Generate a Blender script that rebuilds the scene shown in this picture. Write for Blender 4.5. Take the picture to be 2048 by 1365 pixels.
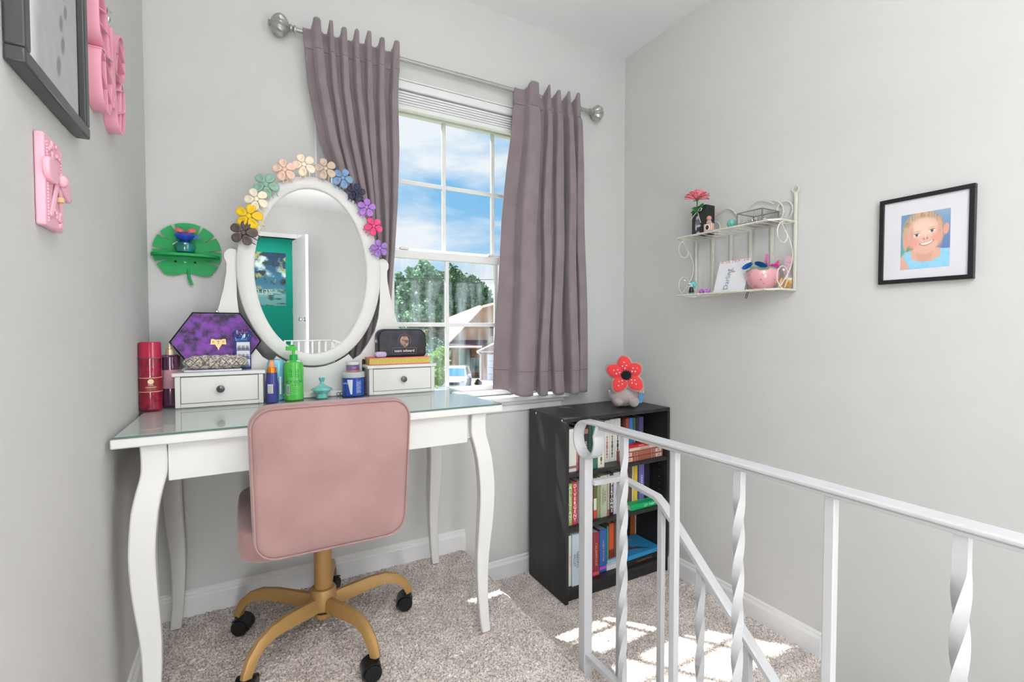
import bpy, bmesh, math, random
import numpy as np
from mathutils import Vector, Matrix
random.seed(7); RNG = np.random.default_rng(5)
for o in list(bpy.data.objects): bpy.data.objects.remove(o)
C = bpy.context.scene.collection
PI = math.pi
# ---------------------------------------------------------------- camera
EYE = Vector((0, 0, 1.0008)); YAW = .509; PITCH = -.0293; FPX = 951.9
cam = bpy.data.objects.new('camera', bpy.data.cameras.new('camera')); C.objects.link(cam)
cam.location = EYE
cam.rotation_euler = (PI/2 + PITCH, 0, -YAW)
cam.data.lens = FPX*36/2048; cam.data.sensor_width = 36; cam.data.clip_start = .02; cam.data.clip_end = 2000
bpy.context.scene.camera = cam
# ---------------------------------------------------------------- view
vs = bpy.context.scene.view_settings
vs.view_transform = 'Standard'; vs.look = 'None'; vs.gamma = 1; vs.use_curve_mapping = False; vs.exposure = .07
# ---------------------------------------------------------------- sky
def lin(c):
    if isinstance(c, str): c = [int(c[i:i+2], 16)/255 for i in (0, 2, 4)]
    return tuple((x/12.92 if x <= .04045 else ((x+.055)/1.055)**2.4) for x in c)
W = bpy.data.worlds.new('sky'); bpy.context.scene.world = W; W.use_nodes = True
nt = W.node_tree; nt.nodes.clear(); N = nt.nodes.new; L = nt.links.new
def node(t, **k):
    n = nt.nodes.new(t)
    for a, b in k.items(): setattr(n, a, b)
    return n
tc = N('ShaderNodeTexCoord'); mp = N('ShaderNodeMapping'); mp.inputs['Scale'].default_value = (1.6, 1.6, 4.5); mp.inputs['Location'].default_value = (.35, .2, .1); mp.inputs['Rotation'].default_value = (.12, .22, 0)
L(tc.outputs['Generated'], mp.inputs['Vector'])
no = N('ShaderNodeTexNoise'); no.inputs['Scale'].default_value = 1.9; no.inputs['Detail'].default_value = 7; no.inputs['Roughness'].default_value = .56; no.inputs['Distortion'].default_value = .25
L(mp.outputs[0], no.inputs['Vector'])
cr = N('ShaderNodeValToRGB'); cr.color_ramp.elements[0].position = .38; cr.color_ramp.elements[1].position = .60
L(no.outputs[0], cr.inputs[0])
sx = N('ShaderNodeSeparateXYZ'); L(tc.outputs['Generated'], sx.inputs[0])
gr = N('ShaderNodeValToRGB'); e = gr.color_ramp.elements
e[0].position = 0; e[0].color = (*lin('a9d9f7'), 1); e[1].position = .75; e[1].color = (*lin('5aa6e4'), 1)
x = gr.color_ramp.elements.new(.28); x.color = (*lin('86c6f2'), 1)
L(sx.outputs['Z'], gr.inputs[0])
mx = N('ShaderNodeMix'); mx.data_type = 'RGBA'; mx.inputs[7].default_value = (*lin('f6fbff'), 1)
L(cr.outputs[0], mx.inputs[0]); L(gr.outputs[0], mx.inputs[6])
bg = N('ShaderNodeBackground'); bg.inputs[1].default_value = .92
L(mx.outputs[2], bg.inputs[0]); ow = N('ShaderNodeOutputWorld'); L(bg.outputs[0], ow.inputs[0])
# ---------------------------------------------------------------- sun
SUN = Vector((.78, -1, -1.96)).normalized()
sl = bpy.data.lights.new('sun', 'SUN'); sl.energy = 10.0; sl.angle = math.radians(.6); sl.color = (1, .96, .9)
so = bpy.data.objects.new('sun', sl); C.objects.link(so); so.rotation_euler = SUN.to_track_quat('-Z', 'Y').to_euler(); so.location = (-3, 8, 12)
# ---------------------------------------------------------------- added fill lights that brighten the rooms, no fixtures modelled
def area(name, loc, size, power, col=(1, .985, .965), rot=(0, 0, 0), sy=None):
    a = bpy.data.lights.new(name, 'AREA'); a.energy = power; a.shape = 'RECTANGLE'; a.size = size; a.size_y = sy or size; a.color = col
    o = bpy.data.objects.new(name, a); C.objects.link(o); o.location = loc; o.rotation_euler = rot; return o
COOL = (.965, .985, 1)
area('ceiling_fill', (.30, -.55, 2.41), 1.1, 15, COOL)  # added soft fill below the ceiling, out of view
area('bedroom_fill', (.3, -4.6, 2.38), 1.2, 40, COOL)  # added area light that brightens the mirrored bedroom
area('left_wall_fill', (-.27, -1.3, 1.2), 1.6, 13, COOL, (0, -PI/2, 0), 1.6)  # added fill at the left wall, which has no window
area('right_wall_fill', (1.785, -1.3, 1.1), 1.6, 27, COOL, (0, PI/2, 0), 1.6)  # added fill at the right wall, facing the left one
area('uplight_fill', (-.08, -.8, 1.7), .3, 50, COOL, (PI, 0, 0))  # added upward fill to brighten the ceiling, no lamp stands here
area('low_fill', (-.12, -1.6, .55), .28, 17, COOL, (PI/2, 0, 0), .8)  # added low fill for the area under the desk, not a doorway
# ================================================================= helpers
MATS = {}
def mat(name, col, rough=.5, metal=0, bump=0, bscale=200, var=0, vscale=8, col2=None, coat=0, sheen=0, alpha=None, trans=0, emit=0, ior=1.45, stretch=None, spec=None):
    if name in MATS: return MATS[name]
    m = bpy.data.materials.new(name); m.use_nodes = True; t = m.node_tree; b = t.nodes['Principled BSDF']
    c = (*lin(col), 1); b.inputs['Base Color'].default_value = c; b.inputs['Roughness'].default_value = rough; b.inputs['Metallic'].default_value = metal
    b.inputs['Coat Weight'].default_value = coat; b.inputs['Sheen Weight'].default_value = sheen; b.inputs['IOR'].default_value = ior
    if spec is not None: b.inputs['Specular IOR Level'].default_value = spec
    if trans: b.inputs['Transmission Weight'].default_value = trans
    if emit: b.inputs['Emission Color'].default_value = c; b.inputs['Emission Strength'].default_value = emit
    tcn = t.nodes.new('ShaderNodeTexCoord'); v = tcn.outputs['Object']
    if stretch:
        mpn = t.nodes.new('ShaderNodeMapping'); mpn.inputs['Scale'].default_value = stretch; t.links.new(v, mpn.inputs[0]); v = mpn.outputs[0]
    n = t.nodes.new('ShaderNodeTexNoise'); n.inputs['Scale'].default_value = vscale; n.inputs['Detail'].default_value = 5; t.links.new(v, n.inputs['Vector'])
    r = t.nodes.new('ShaderNodeValToRGB'); r.color_ramp.elements[0].position = .38; r.color_ramp.elements[1].position = .62
    if col2 is None:
        k = 1-(var or .03); c2 = tuple(x*k for x in c[:3])+(1,)
    else: c2 = (*lin(col2), 1)
    r.color_ramp.elements[0].color = c2; r.color_ramp.elements[1].color = c
    t.links.new(n.outputs[0], r.inputs[0]); t.links.new(r.outputs[0], b.inputs['Base Color'])
    if bump:
        n2 = t.nodes.new('ShaderNodeTexNoise'); n2.inputs['Scale'].default_value = bscale; n2.inputs['Detail'].default_value = 3; t.links.new(v, n2.inputs['Vector'])
        bp = t.nodes.new('ShaderNodeBump'); bp.inputs['Strength'].default_value = bump; bp.inputs['Distance'].default_value = .002
        t.links.new(n2.outputs[0], bp.inputs['Height']); t.links.new(bp.outputs[0], b.inputs['Normal'])
    MATS[name] = m; return m
def glassmat(name, tint='ffffff', ior=1.45, dirt=0, rough=.0):
    m = bpy.data.materials.new(name); m.use_nodes = True; t = m.node_tree; t.nodes.clear(); n = t.nodes.new; l = t.links.new
    tr = n('ShaderNodeBsdfTransparent'); tr.inputs[0].default_value = (*lin(tint), 1)
    gl = n('ShaderNodeBsdfGlossy'); gl.inputs['Roughness'].default_value = rough
    fr = n('ShaderNodeFresnel'); fr.inputs[0].default_value = ior
    mixs = n('ShaderNodeMixShader'); geo = n('ShaderNodeNewGeometry'); sb = n('ShaderNodeMath'); sb.operation = 'SUBTRACT'; sb.inputs[0].default_value = 1; l(geo.outputs['Backfacing'], sb.inputs[1]); mu = n('ShaderNodeMath'); mu.operation = 'MULTIPLY'; l(fr.outputs[0], mu.inputs[0]); l(sb.outputs[0], mu.inputs[1]); l(mu.outputs[0], mixs.inputs[0]); l(tr.outputs[0], mixs.inputs[1]); l(gl.outputs[0], mixs.inputs[2])
    out = n('ShaderNodeOutputMaterial'); last = mixs
    if dirt:
        c_ = n('ShaderNodeTexCoord'); mm = n('ShaderNodeMapping'); mm.inputs['Scale'].default_value = (14, 1, 2.2); mm.inputs['Rotation'].default_value = (0, .5, 0)
        l(c_.outputs['Object'], mm.inputs[0]); ns = n('ShaderNodeTexNoise'); ns.inputs['Scale'].default_value = 1.4; ns.inputs['Detail'].default_value = 4; l(mm.outputs[0], ns.inputs['Vector'])
        rr = n('ShaderNodeMapRange'); rr.inputs[1].default_value = .42; rr.inputs[2].default_value = .75; rr.inputs[3].default_value = 0; rr.inputs[4].default_value = dirt
        l(ns.outputs[0], rr.inputs[0]); tl = n('ShaderNodeBsdfTranslucent'); tl.inputs[0].default_value = (.75, .85, 1, 1)
        m2 = n('ShaderNodeMixShader'); l(rr.outputs[0], m2.inputs[0]); l(mixs.outputs[0], m2.inputs[1]); l(tl.outputs[0], m2.inputs[2]); last = m2
    l(last.outputs[0], out.inputs[0]); MATS[name] = m; return m
def vcmat(name, rough=.45, coat=0):
    if name in MATS: return MATS[name]
    m = bpy.data.materials.new(name); m.use_nodes = True; t = m.node_tree; b = t.nodes['Principled BSDF']; b.inputs['Roughness'].default_value = rough; b.inputs['Coat Weight'].default_value = coat
    a = t.nodes.new('ShaderNodeVertexColor'); a.layer_name = 'Col'; t.links.new(a.outputs[0], b.inputs['Base Color']); MATS[name] = m; return m
ORG = {}
def T(name, label, cat, loc=(0, 0, 0), group=None, local=False, rot=(0, 0, 0)):
    o = bpy.data.objects.new(name, None); C.objects.link(o); o.location = loc; o.rotation_euler = rot; o.empty_display_size = .05
    o['label'] = label; o['category'] = cat
    if group: o['group'] = group
    ORG[o.name] = Vector((0, 0, 0)) if local else Vector(loc); return o
def tag(o, label, cat, group=None, kind=None):
    o['label'] = label; o['category'] = cat
    if group: o['group'] = group
    if kind: o['kind'] = kind
    return o
def U(v): return Vector(v)
class MB:
    def __init__(s): s.v = []; s.f = []
    def add(s, v, f):
        n = len(s.v); s.v += [tuple(p) for p in v]; s.f += [tuple(i+n for i in q) for q in f]; return s
    def box(s, x0, x1, y0, y1, z0, z1):
        return s.add([(x0, y0, z0), (x1, y0, z0), (x1, y1, z0), (x0, y1, z0), (x0, y0, z1), (x1, y0, z1), (x1, y1, z1), (x0, y1, z1)],
            [(0, 3, 2, 1), (4, 5, 6, 7), (0, 1, 5, 4), (1, 2, 6, 5), (2, 3, 7, 6), (3, 0, 4, 7)])
    def cbox(s, c, d): return s.box(c[0]-d[0]/2, c[0]+d[0]/2, c[1]-d[1]/2, c[1]+d[1]/2, c[2]-d[2]/2, c[2]+d[2]/2)
    def rings(s, R, closed=False, cap=True):
        n = len(R[0]); b = len(s.v)
        for r in R: s.v += [tuple(p) for p in r]
        m = len(R)
        for i in range(m if closed else m-1):
            for j in range(n):
                a = b+i*n+j; a2 = b+i*n+(j+1) % n; c = b+((i+1) % m)*n+j; c2 = b+((i+1) % m)*n+(j+1) % n
                s.f.append((a, a2, c2, c))
        if cap and not closed:
            s.f.append(tuple(b+j for j in reversed(range(n)))); s.f.append(tuple(b+(m-1)*n+j for j in range(n)))
        return s
    def lathe(s, prof, c=(0, 0, 0), n=24, axis='Z', sx=1, sy=1):
        R = []
        for r, z in prof:
            ring = []
            for k in range(n):
                a = 2*PI*k/n; p = (r*math.cos(a)*sx, r*math.sin(a)*sy, z)
                if axis == 'X': p = (p[2], p[0], p[1])
                if axis == 'Y': p = (p[0], -p[2], p[1])
                ring.append((p[0]+c[0], p[1]+c[1], p[2]+c[2]))
            R.append(ring)
        return s.rings(R)
    def tube(s, pts, r, n=8, rs=None, closed=False):
        pts = [Vector(p) for p in pts]; R = []; up = None; m = len(pts)
        for i, p in enumerate(pts):
            d = (pts[(i+1) % m]-pts[i-1]) if closed else (pts[min(i+1, m-1)]-pts[max(i-1, 0)])
            if d.length < 1e-9: d = Vector((0, 0, 1))
            d.normalize()
            if up is None: up = d.orthogonal().normalized()
            up = (up-d*up.dot(d)); up = up.normalized() if up.length > 1e-6 else d.orthogonal().normalized()
            w = d.cross(up); q = rs[i] if rs else r
            R.append([p+up*math.cos(2*PI*k/n)*q+w*math.sin(2*PI*k/n)*q for k in range(n)])
        return s.rings(R, closed=closed)
    def strip(s, pts, wv, w, t, tv=None):
        # flat bar: swept rectangle, wv = width direction, thickness along the normal
        pts = [Vector(p) for p in pts]; wv = Vector(wv).normalized(); R = []
        for i, p in enumerate(pts):
            d = (pts[min(i+1, len(pts)-1)]-pts[max(i-1, 0)]).normalized(); nn = d.cross(wv).normalized()
            R.append([p+wv*w/2+nn*t/2, p-wv*w/2+nn*t/2, p-wv*w/2-nn*t/2, p+wv*w/2-nn*t/2])
        return s.rings(R)
    def prism(s, poly, O, Uv, Vv, t):
        # polygon poly in plane O+u*U+v*V, thickness t along U x V
        O, Uv, Vv = Vector(O), Vector(Uv), Vector(Vv); nn = Uv.cross(Vv).normalized()*t; n = len(poly)
        a = [O+Uv*p[0]+Vv*p[1] for p in poly]; b = [p+nn for p in a]
        return s.add(a+b, [tuple(reversed(range(n))), tuple(range(n, 2*n))]+[(i, (i+1) % n, n+(i+1) % n, n+i) for i in range(n)])
    def ell(s, c, r, nu=16, nv=10, M=None):
        R = []
        for i in range(nv+1):
            a = -PI/2+PI*i/nv; cr_ = max(math.cos(a), .02)
            ring = []
            for k in range(nu):
                b = 2*PI*k/nu; p = Vector((cr_*math.cos(b)*r[0], cr_*math.sin(b)*r[1], math.sin(a)*r[2]))
                if M: p = M @ p
                ring.append(p+Vector(c))
            R.append(ring)
        return s.rings(R)
    def grid(s, P):
        nu = len(P); nv = len(P[0]); b = len(s.v)
        for r in P: s.v += [tuple(p) for p in r]
        for i in range(nu-1):
            for j in range(nv-1): s.f.append((b+i*nv+j, b+(i+1)*nv+j, b+(i+1)*nv+j+1, b+i*nv+j+1))
        return s
    def xform(s, M):
        s.v = [tuple(M @ Vector(p)) for p in s.v]; return s
    def build(s, name, m, parent=None, bevel=0, smooth=True, at=None, sub=0, solid=0, sharp=.6, bseg=2, kind=None, label=None):
        org = ORG.get(parent.name, Vector((0, 0, 0))) if parent else (Vector(at) if at is not None else Vector((0, 0, 0)))
        me = bpy.data.meshes.new(name); me.from_pydata([(p[0]-org[0], p[1]-org[1], p[2]-org[2]) for p in s.v], [], s.f)
        bm = bmesh.new(); bm.from_mesh(me); bmesh.ops.recalc_face_normals(bm, faces=bm.faces)
        if smooth:
            for f in bm.faces: f.smooth = True
            for ed in bm.edges:
                if len(ed.link_faces) == 2 and ed.calc_face_angle(0) > sharp: ed.smooth = False
        bm.to_mesh(me); bm.free(); me.materials.append(m)
        o = bpy.data.objects.new(name, me); C.objects.link(o)
        if parent: o.parent = parent; ORG[o.name] = org
        else: o.location = org; ORG[o.name] = org
        if bevel:
            b = o.modifiers.new('bevel', 'BEVEL'); b.width = bevel; b.segments = bseg; b.limit_method = 'ANGLE'; b.angle_limit = .6
        if solid:
            b = o.modifiers.new('solid', 'SOLIDIFY'); b.thickness = solid; b.offset = 0
        if sub:
            b = o.modifiers.new('sub', 'SUBSURF'); b.levels = sub; b.render_levels = sub
        if kind: o['kind'] = kind
        if label: o['label'] = label
        return o
def struct(name, mb, m, **k):
    o = mb.build(name, m, **k); o['kind'] = 'structure'; return o
# camera ray helper used only to read real positions off known planes
fw = Vector((math.sin(YAW)*math.cos(PITCH), math.cos(YAW)*math.cos(PITCH), math.sin(PITCH)))
rt = Vector((math.cos(YAW), -math.sin(YAW), 0)); upv = rt.cross(fw)
def P(x, y, a, v):
    d = fw+rt*((x-1024)/FPX)-upv*((y-682.5)/FPX); return EYE+d*((v-EYE[a])/d[a])
def text(s, size, O, Uv, Vv, m, parent, ext=.0004, off=.0006, align='LEFT', name='lettering', bend=None, bold=0, squash=1):
    cu = bpy.data.curves.new('t', 'FONT'); cu.body = s; cu.size = size; cu.align_x = align; cu.resolution_u = 2; cu.offset = bold
    ob = bpy.data.objects.new('t', cu); me0 = ob.to_mesh()
    vs_ = [tuple(v.co) for v in me0.vertices]; fs = [tuple(p.vertices) for p in me0.polygons]; ob.to_mesh_clear(); bpy.data.objects.remove(ob); bpy.data.curves.remove(cu)
    O, Uv, Vv = Vector(O), Vector(Uv).normalized(), Vector(Vv).normalized(); nn = Uv.cross(Vv)
    out = []
    for x_, y_, _ in vs_:
        x_ *= squash
        if bend: # cylinder around O axis Vv, radius bend, facing nn
            a = x_/bend; out.append(O+Vv*y_+(nn*math.cos(a)+Uv*math.sin(a))*(bend+off))
        else: out.append(O+Uv*x_+Vv*y_+nn*off)
    mb = MB(); mb.v = [tuple(p) for p in out]; mb.f = fs
    return mb.build(name, m, parent, smooth=False)
def panel(name, O, Uv, Vv, nx, ny, fn, parent, rough=.45, off=.0003, coat=0):
    O, Uv, Vv = Vector(O), Vector(Uv), Vector(Vv); nn = Uv.cross(Vv).normalized()*off
    u, v = np.meshgrid((np.arange(nx)+.5)/nx, (np.arange(ny)+.5)/ny, indexing='ij'); col = np.clip(fn(u, v), 0, 1)
    us, vv = np.meshgrid(np.arange(nx+1)/nx, np.arange(ny+1)/ny, indexing='ij')
    org = ORG.get(parent.name, Vector((0, 0, 0))) if parent else Vector((0, 0, 0))
    co = np.array(O+nn-org)[None, None]+us[..., None]*np.array(Uv)+vv[..., None]*np.array(Vv)
    me = bpy.data.meshes.new(name); idx = np.arange((nx+1)*(ny+1)).reshape(nx+1, ny+1)
    fs = np.stack([idx[:-1, :-1], idx[1:, :-1], idx[1:, 1:], idx[:-1, 1:]], -1).reshape(-1, 4)
    me.from_pydata(co.reshape(-1, 3).tolist(), [], fs.tolist())
    a = me.color_attributes.new('Col', 'FLOAT_COLOR', 'CORNER'); c = col.reshape(-1, 3)
    c = np.where(c <= .04045, c/12.92, ((c+.055)/1.055)**2.4); c4 = np.concatenate([c, np.ones((len(c), 1))], 1)
    a.data.foreach_set('color', np.repeat(c4, 4, axis=0).astype('f').ravel()); me.materials.append(vcmat('printed_paper' if not coat else 'printed_gloss', rough, coat))
    o = bpy.data.objects.new(name, me); C.objects.link(o)
    if parent: o.parent = parent; ORG[o.name] = org
    return o
def rgb(h): return np.array([int(h[i:i+2], 16)/255 for i in (0, 2, 4)])
class Paint:
    def __init__(s, u, v, base): s.u, s.v = u, v; s.c = np.ones(u.shape+(3,))*rgb(base)
    def m(s, k, col): k = np.clip(k, 0, 1)[..., None]; s.c = s.c*(1-k)+rgb(col)*k; return s
    def el(s, cx, cy, rx, ry, col, soft=.15, rot=0):
        x, y = s.u-cx, s.v-cy; c, n = math.cos(rot), math.sin(rot); x, y = x*c+y*n, -x*n+y*c
        return s.m((1-np.sqrt((x/rx)**2+(y/ry)**2))/soft+.5, col)
    def rect(s, x0, x1, y0, y1, col, soft=.004):
        k = np.minimum(np.minimum(s.u-x0, x1-s.u), np.minimum(s.v-y0, y1-s.v))/soft+.5; return s.m(k, col)
def fbm(u, v, f, seed=0, oct=4):
    r = np.random.default_rng(seed); out = 0; amp = .5
    for o_ in range(oct):
        g = r.random((34, 34)); x_ = (u*f) % 32; y_ = (v*f) % 32; i = x_.astype(int); j = y_.astype(int); a = x_-i; b = y_-j; a = a*a*(3-2*a); b = b*b*(3-2*b)
        out = out+amp*((g[i, j]*(1-a)+g[i+1, j]*a)*(1-b)+(g[i, j+1]*(1-a)+g[i+1, j+1]*a)*b); amp *= .5; f *= 2
    return out
# ================================================================= materials
M_wall = mat('wall_paint', 'cfcfcd', .85, bump=.15, bscale=300, var=.015)
M_ceil = mat('ceiling_paint', 'ececec', .9, bump=.12, bscale=120, var=.01)
M_trim = mat('trim_paint', 'e6e6e6', .45, var=.01)
M_white = mat('white_lacquer', 'dcdbd8', .35, var=.012, vscale=3)
M_iron = mat('painted_iron', 'bfbfc1', .38, bump=.25, bscale=60, var=.02)
M_black = mat('black_laminate', '2b2b2d', .38, bump=.15, bscale=40, col2='222224', vscale=30, stretch=(1, 1, .1))
M_curt = mat('curtain_fabric', '8a7d80', .8, bump=.3, bscale=700, sheen=.3, col2='827579', vscale=12)
M_seam = mat('curtain_seam', '5d5355', .9)
M_velvet = mat('pink_velvet', 'ab8683', .8, bump=.3, bscale=350, sheen=.4, col2='9f7b79', vscale=6)
M_gold = mat('gold_paint', 'b08b55', .4, metal=.2, var=.05)
M_plastic = mat('black_plastic', '161616', .35)
M_silver = mat('brushed_silver', 'b4b4b0', .35, metal=.6, var=.08)
M_knob = mat('pewter_knob', '5c5c5e', .3, metal=.7)
M_mirror = mat('mirror_glass', 'f2f2f2', .0, metal=1)
M_pane = glassmat('window_glass', 'fdfeff', 1.3); M_paned = glassmat('hazy_window_glass', 'fdfeff', 1.3, dirt=.16)
M_top = glassmat('desk_glass', 'fbfefd', 1.5)
M_chrome = mat('chrome', 'd8d8d8', .12, metal=1)
def plain(c, r=.45, **k): return mat('paint_'+c, c, r, **k)
# ================================================================= room shell
XL, XR, YW, ZC, EX, ZL, YL = -.282, 1.795, 1.97, 2.438, .852, -.187, .92
OX0, OX1, OZ0, OZ1 = .24, 1.36, .66, 2.03
YB = -3.45
w = MB()
w.box(XL-.12, OX0, YW, YW+.14, -.4, ZC); w.box(OX1, XR+.12, YW, YW+.14, -.4, ZC); w.box(OX0, OX1, YW, YW+.14, -.4, OZ0); w.box(OX0, OX1, YW, YW+.14, OZ1, ZC)
struct('wall_window', w, M_wall, smooth=False)
struct('wall_left', MB().box(XL-.12, XL, YB-.1, YW, -.3, ZC), M_wall, smooth=False)
struct('wall_right', MB().box(XR, XR+.12, YB-.1, YW, -2.9, ZC), M_wall, smooth=False)
struct('ceiling', MB().box(XL-.12, XR+.12, YB-.1, YW+.14, ZC, ZC+.1), M_ceil, smooth=False)
DX0, DX1, DZ = -.17, .62, 2.03
w = MB().box(XL, DX0, YB-.1, YB, 0, ZC).box(DX1, XR, YB-.1, YB, -.3, ZC).box(DX0, DX1, YB-.1, YB, DZ, ZC)
struct('wall_back', w, M_wall, smooth=False)
# floors with real tufts
def carpet_mat():
    m = mat('carpet', 'e8e1dc', .95, bump=1, bscale=300, col2='d3c9c3', vscale=11); t = m.node_tree
    b = t.nodes['Principled BSDF']; src = b.inputs['Base Color'].links[0].from_socket
    c_ = t.nodes.new('ShaderNodeTexCoord'); n = t.nodes.new('ShaderNodeTexNoise'); n.inputs['Scale'].default_value = 190; n.inputs['Detail'].default_value = 3; t.links.new(c_.outputs['Object'], n.inputs['Vector'])
    r = t.nodes.new('ShaderNodeValToRGB'); r.color_ramp.elements[0].position = .36; r.color_ramp.elements[0].color = (.40, .37, .36, 1); r.color_ramp.elements[1].position = .58; r.color_ramp.elements[1].color = (1.25, 1.22, 1.2, 1)
    t.links.new(n.outputs[0], r.inputs[0]); q = t.nodes.new('ShaderNodeMix'); q.data_type = 'RGBA'; q.blend_type = 'MULTIPLY'; q.inputs[0].default_value = .85
    t.links.new(src, q.inputs[6]); t.links.new(r.outputs[0], q.inputs[7]); t.links.new(q.outputs[2], b.inputs['Base Color']); return m
M_carpet = carpet_mat()
def carpet(name, x0, x1, y0, y1, z, step, edge_x=False, edge_y=False, kind='structure'):
    nx, ny = int((x1-x0)/step), int((y1-y0)/step)
    X, Y = np.meshgrid(np.linspace(x0, x1, nx+1), np.linspace(y0, y1, ny+1), indexing='ij')
    h = (RNG.random(X.shape)**1.5)*.0075-.004; big = fbm(X/2+3, Y/2+3, 14, 3, 3)*.006
    Z = z+h+big-.004; jx = (RNG.random(X.shape)-.5)*step*.8; jy = (RNG.random(X.shape)-.5)*step*.8
    X2, Y2 = X+jx, Y+jy
    r = .03
    if edge_x:   # round the nose towards +X
        d = np.clip(X-(x1-r), 0, r)/r; Z = Z-(1-np.sqrt(np.clip(1-d*d, 0, 1)))*r
    if edge_y:
        d = np.clip((y0+r)-Y, 0, r)/r; Z = Z-(1-np.sqrt(np.clip(1-d*d, 0, 1)))*r
    idx = np.arange(X.size).reshape(X.shape); fs = np.stack([idx[:-1, :-1], idx[1:, :-1], idx[1:, 1:], idx[:-1, 1:]], -1).reshape(-1, 4)
    me = bpy.data.meshes.new(name); nv = X.size; me.vertices.add(nv); me.vertices.foreach_set('co', np.stack([X2, Y2, Z], -1).astype('f').ravel())
    me.loops.add(fs.size); me.loops.foreach_set('vertex_index', fs.astype('i').ravel()); me.polygons.add(len(fs)); me.polygons.foreach_set('loop_start', np.arange(0, fs.size, 4, dtype='i')); me.update(calc_edges=True)
    me.materials.append(M_carpet); o = bpy.data.objects.new(name, me); C.objects.link(o); o['kind'] = kind; return o
carpet('floor', XL, EX, .85, YW, 0, .0042, edge_x=True)
carpet('floor_landing', EX+.004, XR, YL, YW, ZL, .0042, edge_y=True)
struct('floor_hall', MB().box(XL, EX-.004, YB, .852, -.25, -.001), M_carpet, smooth=False)
struct('floor_slab', MB().box(XL, EX-.004, .852, YW, -.25, -.036), M_carpet, smooth=False)
w = MB()
for k in range(16): w.v += []
struct('trim_step_riser', MB().box(EX-.006, EX+.003, YL-.1, YW, ZL-.05, -.02), M_carpet, smooth=False)
struct('floor_landing_slab', MB().box(EX+.003, XR, YL+.006, YW, ZL-.2, ZL-.036), M_carpet, smooth=False)
struct('floor_back', MB().box(EX-.004, XR, YB, -2.15, -.25, 0), M_carpet, smooth=False)
st = T('carpeted_stairs', 'carpeted stair flight going down from the lower landing', 'stairs', (1.33, YL, ZL))
for k in range(10):
    z = ZL-.185*(k+1); y1 = YL-.25*k
    MB().box(EX+.01, XR-.004, y1-.28, y1+.002, z-.2, z).build('step', M_carpet, st, bevel=.02)
struct('wall_stairwell', MB().box(EX-.1, EX+.006, -2.2, YL+.02, -2.9, -.03), M_wall, smooth=False)
# baseboards
def baseboard(name, p0, p1, nrm, z):
    p0, p1, nrm = Vector((*p0, z)), Vector((*p1, z)), Vector((*nrm, 0)); pr = [(0, -.01), (.014, -.01), (.014, .062), (.011, .068), (.007, .071), (.006, .080), (0, .086)]
    mb = MB(); mb.rings([[p+nrm*a+Vector((0, 0, b)) for a, b in pr] for p in (p0, p1)]); return struct(name, mb, M_trim, sharp=.3)
baseboard('baseboard_window', (XL, YW), (EX+.0, YW), (0, -1), 0)
baseboard('baseboard_landing', (EX+.004, YW), (XR, YW), (0, -1), ZL)
baseboard('baseboard_right', (XR, YL+.005), (XR, YW), (-1, 0), ZL)
baseboard('baseboard_left', (XL, YB), (XL, YW), (1, 0), 0)
baseboard('baseboard_back', (DX1+.07, YB), (XR, YB), (0, 1), 0)
# ---- bedroom seen through the mirror
M_teal = mat('teal_paint', '00917d', .8, var=.02)
w = MB().box(-1.4, 2.0, -5.75, -5.65, -.1, ZC).box(-1.5, -1.4, -5.65, YB-.1, -.1, ZC).box(2.0, 2.1, -5.65, YB-.1, -.1, ZC).box(-1.4, DX0-.01, YB-.12, YB-.1, 0, ZC).box(DX1+.01, 2.0, YB-.12, YB-.1, 0, ZC)
struct('wall_bedroom', w, M_teal, smooth=False)
struct('ceiling_bedroom', MB().box(-1.5, 2.1, -5.75, YB-.1, ZC, ZC+.1), M_ceil, smooth=False)
struct('floor_bedroom', MB().box(-1.5, 2.1, -5.75, YB, -.2, 0), M_carpet, smooth=False)
w = MB()
for a, b, c, d in ((DX0-.06, DX0, 0, DZ+.06), (DX1, DX1+.06, 0, DZ+.06), (DX0, DX1, DZ, DZ+.06)): w.box(a, b, YB-.1, YB+.014, c, d)
struct('trim_door', w, M_trim, bevel=.004)
dr = bpy.data.objects.new('door_1', None); C.objects.link(dr); dr.location = (DX1-.02, YB-.1, 0); dr.rotation_euler = (0, 0, math.radians(-97)); dr['kind'] = 'structure'; ORG[dr.name] = Vector((0, 0, 0))
# door leaf in local frame: hinge at origin, leaf runs along -X
w = MB().box(-.74, 0, -.035, 0, .01, 2.01); w.build('leaf', M_trim, dr, bevel=.002)
for (a, b) in ((-.66, -.41), (-.33, -.08)):
    for (c, d) in ((.15, .75), (.88, 1.5), (1.6, 1.92)):
        for yy in (-.039, .001): MB().box(a, b, yy, yy+.003, c, d).build('door_panel', M_trim, dr, bevel=.003)
kn = MB().lathe([(.004, 0), (.01, .01), (.01, .03), (.026, .045), (.028, .06), (.018, .072), (.002, .075)], (-.69, -.035, .95), 16, 'Y').lathe([(.03, 0), (.03, .004), (.01, .005)], (-.69, -.035, .95), 16, 'Y'); kn.build('door_handle', M_chrome, dr)
for z in (.25, 1.0, 1.8): MB().box(-.008, .008, -.04, .004, z, z+.09).build('hinge', M_silver, dr)
po = T('wall_tapestry', 'large landscape poster of cloudy cliffs on the teal bedroom wall', 'poster', (.22, -5.64, 1.2))
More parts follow.
